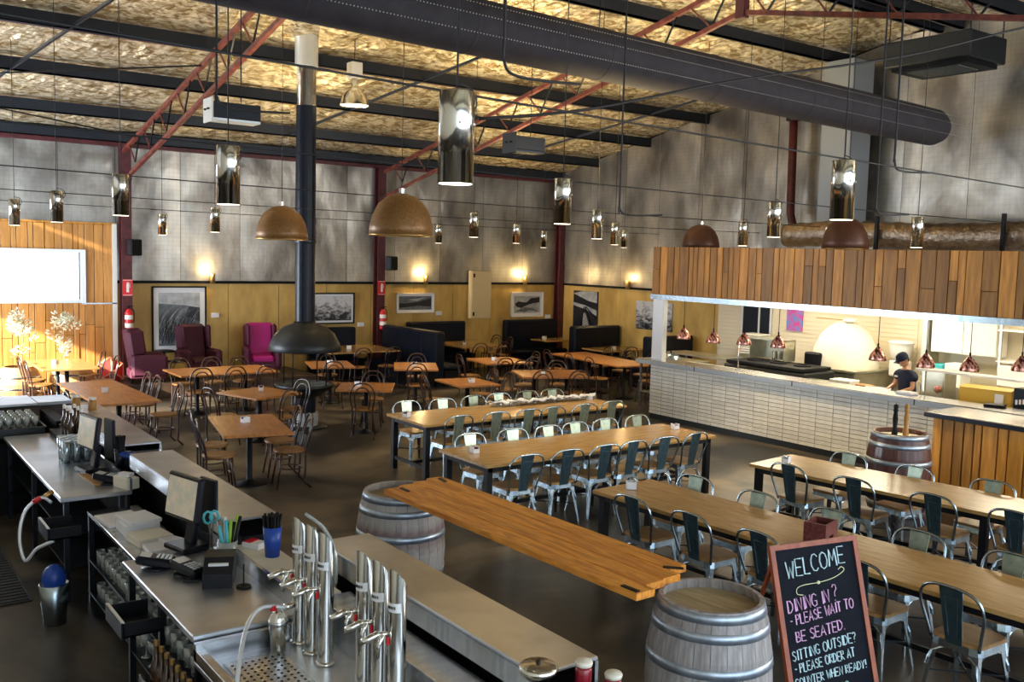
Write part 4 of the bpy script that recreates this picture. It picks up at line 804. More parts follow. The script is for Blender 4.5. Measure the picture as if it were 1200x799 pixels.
write('WELCOME', .095, .215, .105, 'chalkw', .13, .0065, .44)
mb = MB(); mb.tube(bez([bp(.19, .325, .003), bp(.15, .315, .003), bp(.155, .28, .003), (bp(.21, .265, .003)), bp(.32, .262, .003), bp(.43, .245, .003), bp(.505, .21, .003), bp(.49, .185, .003), bp(.465, .2, .003)], 4), .0045, 4, flat=.6); mb.ball(bp(.31, .262, .002), .012, 6); mb.build('flourish', 'chalky', bd)
write('DINING IN', .07, .425, .078, 'chalkp', .12, .006, .31); write('?', .4, .39, .1, 'chalkp', 0, .005, .04); write('- PLEASE WAIT TO', .075, .505, .062, 'chalkp', .13, .0054, .47); write('BE SEATED.', .1, .605, .064, 'chalkp', .1, .0058, .36)
write('SITTING OUTSIDE?', .055, .715, .06, 'chalkw', .13, .0053, .47); write('- PLEASE ORDER AT', .06, .79, .055, 'chalkw', .11, .0053, .44); write('COUNTER WHEN READY!', .05, .87, .05, 'chalkw', .09, .005, .52); write('DRINKS', .21, .95, .052, 'chalkg', .08, .0045, .22)
# ------------------------------------------------------------------ bar
random.seed(5)
def bartop(y0, y1, x0, x1, lab, z=1.15):
    t = thing('bar_servery_top', lab, 'counter', (0, 0, 0), 0, 'raised steel bar tops')
    MB().bx(x0, x1, y0, y1, z-.02, z, .006).build('steel_top', 'bartop', t); MB().bx(x0, x0+.01, y0, y1, z-.13, z-.02).build('front_lip', 'steel', t); MB().bx(x1-.02, x1, y0, y1, 0, z-.02).build('front_panel', 'steel', t); MB().bx(x0+.12, x1-.02, y0+.02, y1-.02, 0, z-.14).build('carcass', 'blackm', t)
bartop(3.2, 5.5, 2.52, 2.88, 'long steel bar top along the bottom beside the beer taps')
bartop(6.24, 8.72, 2.18, 2.56, 'middle steel bar top behind the nearer till')
bartop(9.15, 11.7, 2.2, 2.58, 'far steel bar top behind the farther till')
bartop(8.72, 9.15, 2.32, 2.56, 'low steel step between two raised bar tops', 1.08)
def work(y0, y1, x0, x1, lab, hole=None):
    t = thing('bar_worktop', lab, 'counter', (0, 0, 0), 0, 'steel work counters')
    MB().bx(x0, x1, y0, y1, .86, .9, .006).build('steel_top', 'bartop', t); MB().bx(x1-.02, x1, y0, y1, .9, 1.0).build('upstand', 'steel', t)
    for y in (y0+.04, y1-.04, (y0+y1)/2):
        for x in (x0+.05, x1-.08): MB().bx(x-.02, x+.02, y-.02, y+.02, 0, .86).build('leg', 'darksteel', t)
    for z in (.3, .58): MB().bx(x0+.04, x1-.04, y0+.04, y1-.04, z-.012, z).build('shelf', 'darksteel', t)
    MB().bx(x1-.04, x1-.02, y0, y1, .0, .86).build('rear_panel', 'black', t)
    return t
work(5.02, 6.5, 1.57, 2.2, 'near steel work counter holding the receipt printer'); work(8.4, 11.42, 1.55, 2.12, 'far steel work counter at the left, beside the dark floor')
t = thing('low_shelf', 'lower steel shelf with papers between the two work counters', 'shelf', (0, 0, 0)); MB().bx(1.75, 2.16, 6.5, 8.38, .74, .77, .004).build('steel_top', 'steel', t); MB().bx(1.75, 2.16, 6.5, 8.38, .36, .375).build('shelf', 'darksteel', t); MB().bx(1.75, 2.16, 6.5, 8.38, .08, .095).build('shelf', 'darksteel', t); MB().bx(2.13, 2.16, 6.5, 8.38, 0, .74).build('rear_panel', 'black', t)
for y in (6.54, 8.34): MB().bx(1.75, 1.79, y-.02, y+.02, 0, .74).build('leg', 'darksteel', t)
t = thing('drip_tray_counter', 'recessed steel drip counter under the beer taps', 'counter', (0, 0, 0)); MB().bx(1.57, 2.5, 3.0, 5.0, .74, .77, .004).build('steel_top', 'bartop', t); MB().bx(1.57, 1.62, 3.0, 5.0, .77, .84, .004).build('front_rail', 'steel', t); MB().bx(1.57, 2.5, 4.96, 5.0, .77, .87).build('step_face', 'steel', t); MB().bx(2.3, 2.5, 3.0, 5.0, .77, .98, .004).build('rear_ledge', 'steel', t); MB().bx(1.6, 2.5, 3.0, 4.96, 0, .7).build('carcass', 'black', t)
MB().bx(1.68, 2.0, 3.3, 4.85, .77, .785).build('drip_grate', 'steel', t); m = MB()
for i in range(8):
    for j in range(34): m.cyl((1.71+i*.037, 3.34+j*.044, .7852), .0085, .0008, 8)
tag(m.build('grate_holes', 'black', t), None, None, None, 'stuff')
tag(MB().bx(2.08, 2.2, 11.45, 12.4, 0, 1.02).build('end_cabinet', 'black'), 'black cabinet closing the far left end of the bar', 'cabinet')
t = thing('back_bar_top', 'pale steel counter top at the far left end of the bar', 'counter', (0, 0, 0)); MB().bx(.6, 2.05, 12.35, 13.05, 1.07, 1.1, .005).build('steel_top', 'bartop', t); MB().bx(2.07, 2.45, 12.45, 13.0, 1.05, 1.09, .005).build('steel_top', 'bartop', t); MB().bx(.6, 2.4, 12.7, 13.0, 0, 1.07).build('carcass', 'platform', t); MB().bx(.6, 2.0, 12.4, 12.7, .76, .78).build('shelf', 'darksteel', t)
# wine glasses
def wineglass():
    t = thing('wine_glass', '', 'glass', group='glasses'); MB().lathe([(0, 0), (.032, .003), (.005, .008), (.004, .07), (.02, .085), (.034, .11), (.036, .13), (.03, .17), (.028, .17), (.033, .13), (.02, .09), (0, .078)], 12).build('glass_body', 'glassy', t); return Proto(t)
def tumbler():
    t = thing('tumbler', '', 'glass', group='glasses'); MB().lathe([(0, 0), (.03, 0), (.036, .12), (.034, .12), (.028, .01), (0, .01)], 12).build('glass_body', 'glassy', t); return Proto(t)
wg, tu = wineglass(), tumbler()
for j in range(5):
    for i in range(11): wg.put((1.0+i*.09, 11.6+j*.13, .9+.0), random.random(), 'wine glass in the rack at the far left end of the bar', 'wine glasses in the far left rack')
t = thing('glass_rack', 'grey rack of wine glasses at the far left end of the bar', 'rack', (0, 0, 0)); MB().bx(.9, 2.0, 11.52, 12.3, .87, .895).build('base_tray', 'hood', t); MB().bx(.9, 1.98, 11.53, 12.3, 0, .8).build('carcass', 'black', t)
for a, b, c, d in ((.9, 2.0, 11.5, 11.52), (.9, 2.0, 12.3, 12.32), (1.98, 2.0, 11.5, 12.32)): MB().bx(a, b, c, d, .86, .96).build('side_rail', 'hood', t)
for j in range(4):
    for i in range(12):
        for z, g in ((.376, 'upper'), (.096, 'lower')): tu.put((1.8+j*.085, 6.7+i*.13, z), random.random(), f'tumbler on the {g} shelf under the papers', f'tumblers on the {g} shelf')
for j in range(3):
    for i in range(10): tu.put((1.66+j*.09, 5.1+i*.13, .581), random.random(), 'tumbler on the shelf under the near work counter', 'tumblers under the near counter')
for j in range(3):
    for i in range(8): wg.put((1.66+j*.1, 5.15+i*.16, .301), random.random(), 'upturned glass on the bottom shelf under the near counter', 'glasses under the near counter')
# tills
def till(x, y, rz, lab):
    t = thing('pos_terminal', lab, 'till', (x, y, .9), rz, 'black tills')
    MB().box((0, .02, .02), (.26, .22, .04), bev=.01).build('base', 'plastic', t); MB().box((0, .06, .14), (.1, .05, .22), rx=R(-10), bev=.01).build('stand', 'plastic', t)
    MB().box((0, 0, .37), (.4, .045, .31), rx=R(-8), bev=.012).build('monitor', 'plastic', t); MB().box((0, -.026, .372), (.35, .004, .26), rx=R(-8)).build('screen', 'screen', t)
    MB().box((0, .19, .27), (.2, .03, .4), bev=.008).build('customer_display', 'plastic', t)
till(2.0, 6.55, R(-76), 'nearer black touchscreen till, screen lit, by the steel bar top'); till(1.97, 9.3, R(-80), 'farther black touchscreen till with dim screen')
def handset(x, y, lab, rz):
    t = thing('card_terminal', lab, 'card terminal', (x, y, .9), rz, 'card terminals'); MB().box((0, 0, .05), (.12, .24, .06), rx=R(10), bev=.015).build('body', 'plastic', t); MB().box((0, .06, .09), (.09, .07, .006), rx=R(10)).build('display', 'whitesteel', t); MB().lathe([(0, 0), (.09, 0), (.09, .012), (0, .015)], 18).build('stand_base', 'plastic', t)
    for i in range(3):
        for j in range(4): MB().box((-.03+i*.03, -.02-j*.025, .083-j*.004), (.02, .016, .006)).build('key', 'whitesteel', t)
handset(1.72, 6.25, 'black handheld card terminal nearest the counter corner', 1.1); handset(2.0, 8.75, 'black card terminal between the tills, by the low steel step', .9); handset(1.85, 6.0, 'second black card terminal beside the receipt printer', .4)
t = thing('receipt_printer', 'chunky black receipt printer on the near work counter', 'printer', (1.98, 5.78, .9), R(-25)); MB().add([(-.09, -.13, 0), (.09, -.13, 0), (.09, .13, 0), (-.09, .13, 0), (-.09, -.13, .09), (.09, -.13, .09), (.09, .13, .17), (-.09, .13, .17), (-.09, .0, .16), (.09, .0, .16)], [(3, 2, 1, 0), (0, 1, 5, 4), (4, 5, 9, 8), (8, 9, 6, 7), (2, 3, 7, 6), (1, 2, 6, 9, 5), (0, 4, 8, 7, 3)]).build('case', 'plastic', t); MB().box((0, -.06, .128), (.12, .02, .02)).build('paper_slot', 'whitesteel', t); MB().tube(bez([(-.1, .1, .02), (-.2, .12, .01), (-.22, .02, .01), (-.12, .0, .01)], 4), .006, 5).build('power_lead', 'wire', t)
t = thing('receipt_spike', 'small black docket spike on a round base', 'spike', (2.07, 5.6, .9)); MB().cyl((0, 0, 0), .045, .012, 16).build('base', 'blackm', t); MB().tube([(0, 0, 0), (0, 0, .15)], .005, 5).build('spike', 'blackm', t)
def straws(x, y, z, lab, m, r=.04, h=.17, n=16, sh=.09, tilt=.3, mm='black'):
    t = thing('straw_cup', lab, 'cup', (x, y, z), 0, 'straw cups'); MB().lathe([(0, 0), (r*.75, 0), (r, h), (r*.93, h), (r*.7, .01), (0, .01)], 20).build('cup_body', m, t)
    for i in range(n):
        a = i*2.4; q = r*.6*math.sqrt((i+1)/n); MB().tube([(q*math.cos(a)*.5, q*math.sin(a)*.5, .02), (q*math.cos(a)*(1+tilt*2), q*math.sin(a)*(1+tilt*2), h+sh)], .009, 6).build('straw', mm, t)
straws(2.36, 5.86, .98, 'blue tumbler stuffed with fat black straws', 'blue', r=.062, h=.2, n=18, sh=.08, tilt=.35); straws(2.16, 8.98, .95, 'black tumbler of black straws near the far till', 'plastic', r=.05, h=.2, sh=.12)
t = thing('bar_ledge', 'cream ledge holding the blue straw cup behind the taps', 'ledge', (0, 0, 0)); MB().bx(2.2, 2.45, 5.02, 6.2, .95, .98).build('ledge_top', 'cream', t); MB().bx(2.2, 2.22, 5.02, 6.2, .88, .95).build('ledge_face', 'steel', t); MB().bx(2.42, 2.45, 5.02, 6.2, 0, .95).build('ledge_support', 'black', t)
MB_ = thing('stationery_pot', 'pot of scissors and coloured pens behind the near till', 'pot', (2.15, 6.12, .9)); MB_.scale = (1.5,)*3; MB().lathe([(0, 0), (.04, 0), (.045, .1), (.04, .1), (.036, .01), (0, .01)], 16).build('pot', 'glassy', MB_)
for i, (mm, dx) in enumerate((('cyan', -.03), ('green', .01), ('paper', 0), ('blackm', .03), ('blackm', .02), ('steel', -.02), ('cyan', -.01), ('green', .03))): MB().tube([(dx*.4, .01*(i % 3-1), .01), (dx*1.6, .03*(i % 3-1), .18+.01*(i % 4))], .008, 6).build('pen', mm, MB_)
t = thing('scissors', 'turquoise handled scissors standing by the till', 'scissors', (2.12, 6.36, .9)); t.scale = (1.5,)*3
for s in (-1, 1): MB().tube([(s*.015+.02*math.cos(a*math.pi/4), 0, .17+.028*math.sin(a*math.pi/4)) for a in range(8)], .006, 5, True).build('handle', 'cyan', t); MB().tube([(s*.012, 0, .145), (-s*.01, 0, .01)], .005, 4).build('blade', 'steel', t)
t = thing('docket_box', 'small white and red box on the cream ledge', 'box', (2.33, 6.1, .98), .5); MB().box((0, 0, .02), (.1, .14, .04), bev=.005).build('carton', 'paper', t); MB().box((0, .03, .042), (.09, .06, .006)).build('red_lid', 'red', t)
t = thing('clear_beaker', 'tall clear glass beaker on the ledge left of the taps', 'glass', (2.47, 5.5, .98)); MB().lathe([(0, 0), (.032, 0), (.036, .26), (.033, .26), (.029, .01), (0, .01)], 18).build('beaker_body', 'glassy', t)
t = thing('cling_tube', 'bent clear plastic tubes standing behind the left taps', 'tube', (2.48, 5.2, .98))
for i in range(4): MB().tube(bez([(0, -.015*i, 0), (.0, .02-.02*i, .18), (-.03, .08-.01*i, .32), (-.09-.01*i, .14, .38+.01*i)], 5), .011, 6).build('plastic_tube', 'glassy', t)
# paper stack
t = thing('paper_tray', 'stack of white order pads and papers on the lower shelf', 'papers', (1.95, 7.4, .77), R(4))
for i, (x, y, w_, l_, h_, z, a) in enumerate(((0, .55, .3, .34, .03, 0, .05), (.02, .2, .26, .3, .09, 0, -.08), (.02, .18, .24, .3, .03, .09, .1), (.0, -.12, .26, .26, .06, 0, .06), (-.02, -.4, .2, .22, .04, 0, -.1), (.1, -.3, .12, .16, .05, .0, .3))): MB().box((x, y, z+h_/2), (w_, l_, h_), rz=a, bev=.003).build('paper_pad', 'paper' if i != 3 else 'cream', t)
t = thing('blue_folder', 'small royal blue pouch beside the papers', 'pouch', (2.22, 8.88, 1.08), .3); MB().box((0, 0, .025), (.12, .2, .05), bev=.02).build('pouch_body', 'blue', t); MB().box((0, .0, .052), (.1, .01, .006)).build('zip', 'black', t)
t = thing('clipboard', 'thin brown edged menu board lying by the far till', 'menu', (1.9, 8.95, .9), .05); MB().box((0, 0, .008), (.06, .5, .016)).build('board', 'kraft', t); MB().box((0, .2, .02), (.04, .05, .01)).build('clip', 'steel', t)
t = thing('tissue_box', 'white and yellow carton beside the far card terminal', 'box', (2.1, 8.52, .9), .3); MB().box((0, 0, .05), (.12, .22, .1), bev=.006).build('carton', 'cream', t); MB().box((0, 0, .11), (.06, .12, .04), rz=.3).build('tissue', 'paper', t)
# bottles and shakers at far bar end
for i in range(9):
    t = thing('steel_tumbler', 'tall dark steel mixing tumbler beside the far till', 'tumbler', (1.86+.09*(i % 3), 9.75+.11*(i//3), .9), 0, 'steel mixing tumblers'); MB().lathe([(0, 0), (.03, 0), (.042, .22), (.04, .22), (.028, .01), (0, .01)], 16).build('tumbler_body', 'galv', t); MB().lathe([(.042, .21), (.046, .22), (.042, .23)], 16).build('rim', 'whitesteel', t)
for i in range(6):
    t = thing('spirit_bottle', 'dark bottle with a white capped pourer at the bar end', 'bottle', (2.05+.1*(i % 2), 10.5+.16*(i//2), .96), 0, 'dark bottles at the bar end'); MB().lathe([(0, 0), (.038, 0), (.038, .18), (.015, .23), (.014, .3), (0, .3)], 14).build('bottle_body', 'amber', t); MB().cyl((0, 0, .3), .017, .04, 10).build('cap', 'white', t)
for i in range(2):
    t = thing('sauce_jar', f'amber jar with a pale lid, {"nearer" if i else "farther"} of two by the planked table', 'jar', (2.3+.12*i, 11.5-.25*i, 1.15), 0, 'amber jars'); MB().lathe([(0, 0), (.045, 0), (.045, .1), (.03, .12), (0, .12)], 14).build('jar_body', 'kraft', t); MB().cyl((0, 0, .12), .042, .025, 14).build('lid', 'white', t)
t = thing('bottle_fridge', 'dark bottle well at the far end of the bar', 'bottle rack', (0, 0, 0)); MB().bx(2.0, 2.12, 10.2, 11.4, .9, .95).build('well_rail', 'blackm', t)
# beer taps
def tap(x, y, lab, h=.62, z=.77):
    t = thing('beer_tap', lab, 'beer tap', (x, y, z), R(-8), 'steel beer towers'); n = 28; r = .043; H_ = h
    vs = [(r*math.cos(2*math.pi*i/n), r*math.sin(2*math.pi*i/n), 0) for i in range(n)]+[(r*math.cos(2*math.pi*i/n), r*math.sin(2*math.pi*i/n), H_+.02+r*1.35*math.cos(2*math.pi*i/n-R(205))) for i in range(n)]
    MB().add(vs, [(i, (i+1) % n, n+(i+1) % n, n+i) for i in range(n)], True).add([vs[n+i] for i in range(n)], [tuple(range(n))]).build('tower', 'chrome', t)
    MB().lathe([(.043, 0), (.055, .002), (.055, .012), (.044, .02)], 24).build('base_ring', 'chrome', t)
    m = MB(); ws = [(r*1.02*math.cos(R(a)), r*1.02*math.sin(R(a)), zz) for zz in (H_-.13, H_-.085) for a in range(160, 271, 11)]; k = len(ws)//2; m.add(ws, [(i, i+1, k+i+1, k+i) for i in range(k-1)]); m.build('tap_label', 'paper', t)
    m = MB()
    for i in range(5): a = R(180+i*13); m.box((r*1.05*math.cos(a), r*1.05*math.sin(a), H_-.107), (.003, .005, .014), rz=a)
    m.build('label_print', 'hood', t)
    m = MB(); m.tube([(-r, 0, H_-.24), (-r-.05, 0, H_-.235)], .012, 8); m.tube([(-r-.05, 0, H_-.235), (-r-.06, -.0, H_-.235), (-r-.14, -.02, H_-.25)], [.015, .018, .014], 8); m.build('tap_handle', 'chrome', t)
    MB().tube([(-r-.03, 0, H_-.235), (-r-.05, 0, H_-.29), (-r-.055, 0, H_-.35)], [.014, .011, .009], 8).build('spout', 'chrome', t); MB().box((-r-.006, 0, H_-.275), (.012, .016, .04), bev=.004).build('red_collar', 'red', t)
for i, (x, y) in enumerate(((2.15, 4.93), (2.15, 4.76), (2.15, 4.59))): tap(x, y, f'steel beer tap tower, {("farthest", "middle", "nearest")[i]} of the left cluster', .66)
for i, (x, y) in enumerate(((2.18, 4.2), (2.18, 4.03), (2.18, 3.86))): tap(x, y, f'steel beer tap tower, {("farthest", "middle", "nearest")[i]} of the right cluster', .66)
t = thing('cocktail_shaker', 'steel cocktail shaker left of the beer taps', 'shaker', (2.0, 4.88, .77)); MB().lathe([(0, 0), (.04, 0), (.052, .17), (.05, .18), (.045, .2), (.03, .22), (.02, .25), (0, .25)], 24).build('shaker_body', 'chrome', t); MB().lathe([(.05, .15), (.054, .16), (.054, .175), (.05, .18)], 24).build('collar', 'steel', t)
t = thing('tap_hose', 'curved grey steel rinse hose in front of the shaker', 'hose', (0, 0, 0)); MB().tube(bez([(2.02, 4.84, 1.03), (1.9, 4.85, 1.05), (1.8, 4.8, 1.0), (1.68, 4.6, .9), (1.58, 4.4, .7), (1.5, 4.2, .4)], 6), .012, 8).build('hose_body', 'whitesteel', t); MB().tube([(2.02, 4.84, 1.03), (2.08, 4.85, 1.03)], .018, 8).build('nozzle', 'chrome', t); MB().cyl((1.96, 4.85, 1.02), .018, .03, 10).build('red_ring', 'red', t)
# foreground jars and bowl
t = thing('steel_bowl', 'round polished steel bowl at the bottom edge beside the bar end', 'bowl', (2.5, 3.17, 1.15)); MB().lathe([(0, 0), (.05, .0), (.085, .03), (.09, .05), (.075, .065), (0, .068)], 28).build('bowl_body', 'chrome', t); MB().ball((0, 0, .07), .012, 8).build('knob', 'blackm', t)
for x, y, z, lab in ((2.72, 3.12, 1.1, 'dark red preserve jar with a white lid at the bar end'), (2.81, 3.02, 1.06, 'jar with a cream lid at the bottom edge, right of the red jar')):
    t = thing('preserve_jar', lab, 'jar', (x, y, z), 0, 'lidded jars'); MB().lathe([(0, -.08), (.036, -.08), (.038, .06), (.034, .07), (0, .07)], 20).build('jar_body', 'jam', t); MB().lathe([(0, .1), (.036, .098), (.041, .09), (.038, .075), (0, .07)], 16).build('lid', 'cream', t)
tag(MB().bx(2.6, 2.9, 2.9, 3.19, 0, 1.02).build('bar_end_box', 'hood'), 'dark box carrying the jars at the end of the bar', 'box')
# left end sink gear
t = thing('sink_hose', 'pale looped rinse hose with red fittings at the left', 'hose', (0, 0, 0)); MB().tube(bez([(1.5, 8.5, .85), (1.42, 8.5, .9), (1.3, 8.5, .8), (1.25, 8.45, .6), (1.28, 8.4, .42), (1.36, 8.35, .52), (1.48, 8.3, .58)], 6), .014, 8).build('hose_body', 'whitesteel', t); MB().tube([(1.36, 8.5, .87), (1.42, 8.5, .9)], .02, 8).build('red_fitting', 'red', t); MB().tube([(1.45, 8.52, .9), (1.52, 8.55, .93)], .02, 8).build('brass_fitting', 'brass', t)
t = thing('blue_bucket', 'blue bag in a bucket under the left work counter', 'bucket', (1.42, 8.0, 0)); t.scale = (.85, .85, 1.3); MB().lathe([(0, 0), (.1, 0), (.13, .25), (.125, .25), (0, .2)], 16).build('bucket_body', 'green', t).data.materials[0] = M['galv']; MB().ball((0, 0, .28), .11, 12, .8).build('blue_bag', 'blue', t)
for y, lab in ((5.9, 'open black cash drawer under the near work counter'), (8.15, 'open black drawer under the far work counter')):
    t = thing('open_drawer', lab, 'drawer', (1.5, y, .68), 0, 'open drawers'); m = MB(); m.bx(-.12, .12, -.18, .18, 0, .01); m.bx(-.12, -.11, -.18, .18, 0, .09); m.bx(-.12, .12, -.18, -.17, 0, .09); m.bx(-.12, .12, .17, .18, 0, .09); m.build('tray', 'blackm', t); MB().bx(-.13, -.12, -.19, .19, 0, .1).build('front', 'darksteel', t); MB().bx(-.13, -.11, -.19, .19, .095, .102).build('rim', 'whitesteel', t)
t = thing('rubber_mat', 'ribbed black rubber floor mat behind the bar', 'mat', (0, 0, 0)); MB().bx(.3, 1.36, 8.6, 11.3, .001, .012).build('mat_sheet', 'rubber', t)
m = MB()
for i in range(34): m.bx(.32, 1.34, 8.64+i*.078, 8.66+i*.078, .012, .018)
tag(m.build('mat_ribs', 'rubber', t), None, None, None, 'stuff')
# bottles in speed rail
for i in range(14):
    t = thing('rail_bottle', 'dark bottle in the rail below the near work counter', 'bottle', (1.5, 4.15+i*.1, .42), 0, 'bottles in the speed rail'); MB().lathe([(0, 0), (.036, 0), (.036, .17), (.014, .22), (.013, .29), (0, .29)], 10).build('bottle_body', 'amber', t); MB().cyl((0, 0, .29), .015, .03, 8).build('cap', 'brass', t)
t = thing('speed_rail', 'steel bottle rail hung in front of the near counter', 'bottle rack', (0, 0, 0)); MB().bx(1.45, 1.56, 4.1, 5.6, .4, .415).build('rail_base', 'darksteel', t); MB().bx(1.44, 1.45, 4.1, 5.6, .4, .5).build('rail_lip', 'steel', t)
# ------------------------------------------------------------------ kitchen
for i, (y, z) in enumerate(((12.36, 1.55), (11.63, 1.54), (10.93, 1.57), (10.2, 1.59), (8.34, 1.57), (7.56, 1.55), (6.91, 1.57), (6.2, 1.65))):
    t = thing('heat_lamp', f'rose copper lattice heat lamp over the servery, {ORD[i]} from the left', 'heat lamp', (12.95, y, z-.02), 0, 'copper heat lamps')
    MB().lathe([(.125, 0), (.13, .012), (.115, .08), (.07, .15), (.035, .19), (.025, .21), (0, .21)], 20).build('shade', 'rose', t); MB().ball((0, 0, .04), .04, 8).build('bulb', 'bulb', t)
    MB().tube([(0, 0, .2), (0, 0, .26)], .014, 6).build('socket', 'blackm', t); MB().tube([(0, 0, .25), (0, 0, 2.78-z)], .006, 5).build('cord', 'wire', t)
for y in (10.98,): 
    t = thing('counter_stand', 'slim steel post standing on the servery behind a heat lamp', 'post', (12.88, y, 1.12)); MB().tube([(0, 0, 0), (0, 0, .45)], .012, 6).build('post', 'steel', t); MB().cyl((0, 0, 0), .05, .01, 12).build('foot', 'steel', t)
t = thing('pizza_oven', 'big white rendered domed pizza oven in the kitchen', 'oven', (16.0, 11.0, 0)); t.scale = (.94, .94, .985); MB().box((0, 0, .5), (1.4, 1.4, 1.0), bev=.02).build('base', 'stainkit', t); MB().lathe([(.66, 1.04), (.67, 1.12), (.62, 1.4), (.5, 1.65), (.36, 1.8), (.2, 1.9), (0, 1.93)], 36).build('dome', 'cream', t); MB().box((0, 0, 1.02), (1.45, 1.5, .04)).build('hearth_slab', 'stainkit', t); MB().box((-.6, .3, 1.18), (.2, .4, .26), bev=.03).build('oven_mouth', 'black', t)
t = thing('cloth_bundle', 'white cloth and wooden peel lying on the oven dome', 'cloth', (15.95, 10.9, 1.9)); MB().box((0, 0, .02), (.3, .22, .06), bev=.02, rz=.4).build('cloth', 'white', t); MB().box((0, .45, .02), (.05, .6, .02)).build('peel_handle', 'brass', t)
t = thing('char_grill', 'black char grill range between the benches', 'stove', (14.75, 11.6, 0)); t.scale = (1, 1, 1.14); MB().box((0, 0, .45), (.9, 1.9, .86), bev=.02).build('body', 'hood', t); MB().box((-.02, 0, .92), (.85, 1.8, .06), bev=.01).build('hotplate', 'blackm', t)
for i in range(3): MB().lathe([(.16, 0), (.16, .02), (.12, .03), (.12, .01)], 16, (-.05, -.6+i*.55, .95)).build('burner_ring', 'black', t)
t = thing('steel_hood', 'open fronted steel extraction hood on the grill', 'hood', (15.0, 11.95, 1.1)); t.scale = (.7, .7, .8); m = MB(); m.bx(.2, .23, -.6, .6, 0, .5); m.bx(-.25, .23, -.6, -.57, 0, .5); m.bx(-.25, .23, .57, .6, 0, .5); m.bx(-.3, .23, -.6, .6, .48, .52); m.build('hood_shell', 'stainkit', t); MB().cyl((0, -.1, .0), .07, .22, 14).build('steel_canister', 'chrome', t)
def kbench(x0, x1, y0, y1, z, lab, m='stainkit'):
    t = thing('steel_bench', lab, 'bench', (0, 0, 0), 0, 'kitchen benches'); MB().bx(x0, x1, y0, y1, z-.04, z, .004).build('bench_top', m, t); MB().bx(x0+.05, x1-.05, y0+.05, y1-.05, .3, .32).build('undershelf', 'stainkit', t)
    for x in (x0+.04, x1-.04):
        for y in (y0+.04, y1-.04): MB().bx(x-.02, x+.02, y-.02, y+.02, 0, z-.04).build('leg', 'steel', t)
kbench(13.9, 14.5, 9.3, 10.7, .92, 'steel bench behind the servery, in front of the white oven'); kbench(13.4, 14.4, 13.0, 14.0, .98, 'steel bench at the left end of the kitchen'); kbench(15.9, 16.7, 5, 9.4, .92, 'steel bench along the kitchen back wall'); kbench(14.9, 15.5, 12.9, 14.7, 1.0, 'steel bench beneath the framed dark window')
tag(MB().bx(13.45, 13.5, 10.9, 12.7, .4, 1.05).build('splash_panel', 'cream'), 'cream splash panel behind the servery near the grill', 'panel')
t = thing('tray_stack', 'stack of white trays under the dark window', 'trays', (16.3, 13.45, 1.0))
for i in range(9): MB().box((0, 0, .03+i*.05), (.4, .5, .035), bev=.008).build('tray', 'white', t)
MB().box((0, 0, -.3), (.4, .5, .6)).build('stand', 'stainkit', t)
tag(MB().bx(16.68, 16.71, 12.55, 12.95, 1.55, 2.15).build('blue_poster', mat('poster_print', (.1, .25, .6), .5, 0, (.6, .05, .3), 9, det=1)), 'blue and pink poster on the cream kitchen wall', 'poster')
t = thing('mixing_bowl', 'large white mixing bowl machine behind the chef', 'mixer', (16.35, 10.05, .92)); t.scale = (.75,)*3; MB().lathe([(0, .4), (.12, .4), (.24, .5), (.28, .7), (.29, .82), (.31, .84), (.3, .88), (0, .9)], 24).build('bowl', 'white', t); MB().box((0, 0, .2), (.4, .4, .4), bev=.03).build('mixer_body', 'white', t)
for x, y, z, d, m_, lab in ((16.2, 9.15, .92, (.3, .2, .34), 'cyan', 'turquoise edged carton on the kitchen bench'), (16.2, 8.85, .92, (.35, .3, .38), 'white', 'white carton beside the turquoise one'), (14.2, 9.75, .92, (.3, .4, .1), 'white', 'low white tray of cloths on the front bench'), (14.2, 9.35, .92, (.2, .26, .06), 'kraft', 'wooden board on the front bench'), (16.2, 6.95, 1.42, (.3, .4, .12), 'kraft', 'brown wooden crate on the high kitchen shelf'), (16.3, 7.9, 1.0, (.2, .5, .35), 'white', 'white upright carton on the back bench')):
    tag(MB().box((0, 0, d[2]/2), d, bev=.008).build('kitchen_box', m_, None, (x, y, z)), lab, 'box', 'kitchen boxes')
t = thing('kitchen_pillar', 'olive steel pillar cabinet right of the chef', 'cabinet', (14.9, 8.45, 0)); MB().box((0, 0, .65), (.35, .42, 1.3), bev=.01).build('cabinet_body', 'stainkit', t); MB().box((-.18, 0, .9), (.01, .36, .5)).build('door', 'stainkit', t); MB().ball((-.2, -.1, 1.0), .06, 10).build('round_plate', 'rose', t)
t = thing('wall_cupboard', 'white double door wall cupboard in the kitchen', 'cupboard', (16.5, 8.85, 1.75)); MB().box((0, 0, 0), (.35, 1.2, .6), bev=.005).build('carcass', 'white', t)
for s in (-1, 1): d_ = MB().box((-.185, s*.3, 0), (.02, .58, .57), bev=.004).build('door', 'white', t); MB().box((-.2, s*.06, 0), (.01, .015, .12)).build('handle', 'steel', d_)
MB().bx(16.3, 16.68, 9.5, 9.62, 1.0, 2.76).build('kitchen_post', 'stainkit'); tag(bpy.data.objects['kitchen_post'], 'olive steel upright left of the white cupboard', 'post')
t = thing('kitchen_shelf', 'long steel shelf of pans over the right kitchen bench', 'shelf', (0, 0, 0)); MB().bx(16.2, 16.68, 5, 8.2, 1.93, 1.96).build('shelf_board', 'white', t); MB().bx(16.2, 16.68, 5, 8.2, 1.4, 1.42).build('shelf_board', 'white', t)
for y in (5.1, 8.15): MB().bx(16.22, 16.26, y-.02, y+.02, .92, 2.4).build('upright', 'stainkit', t)
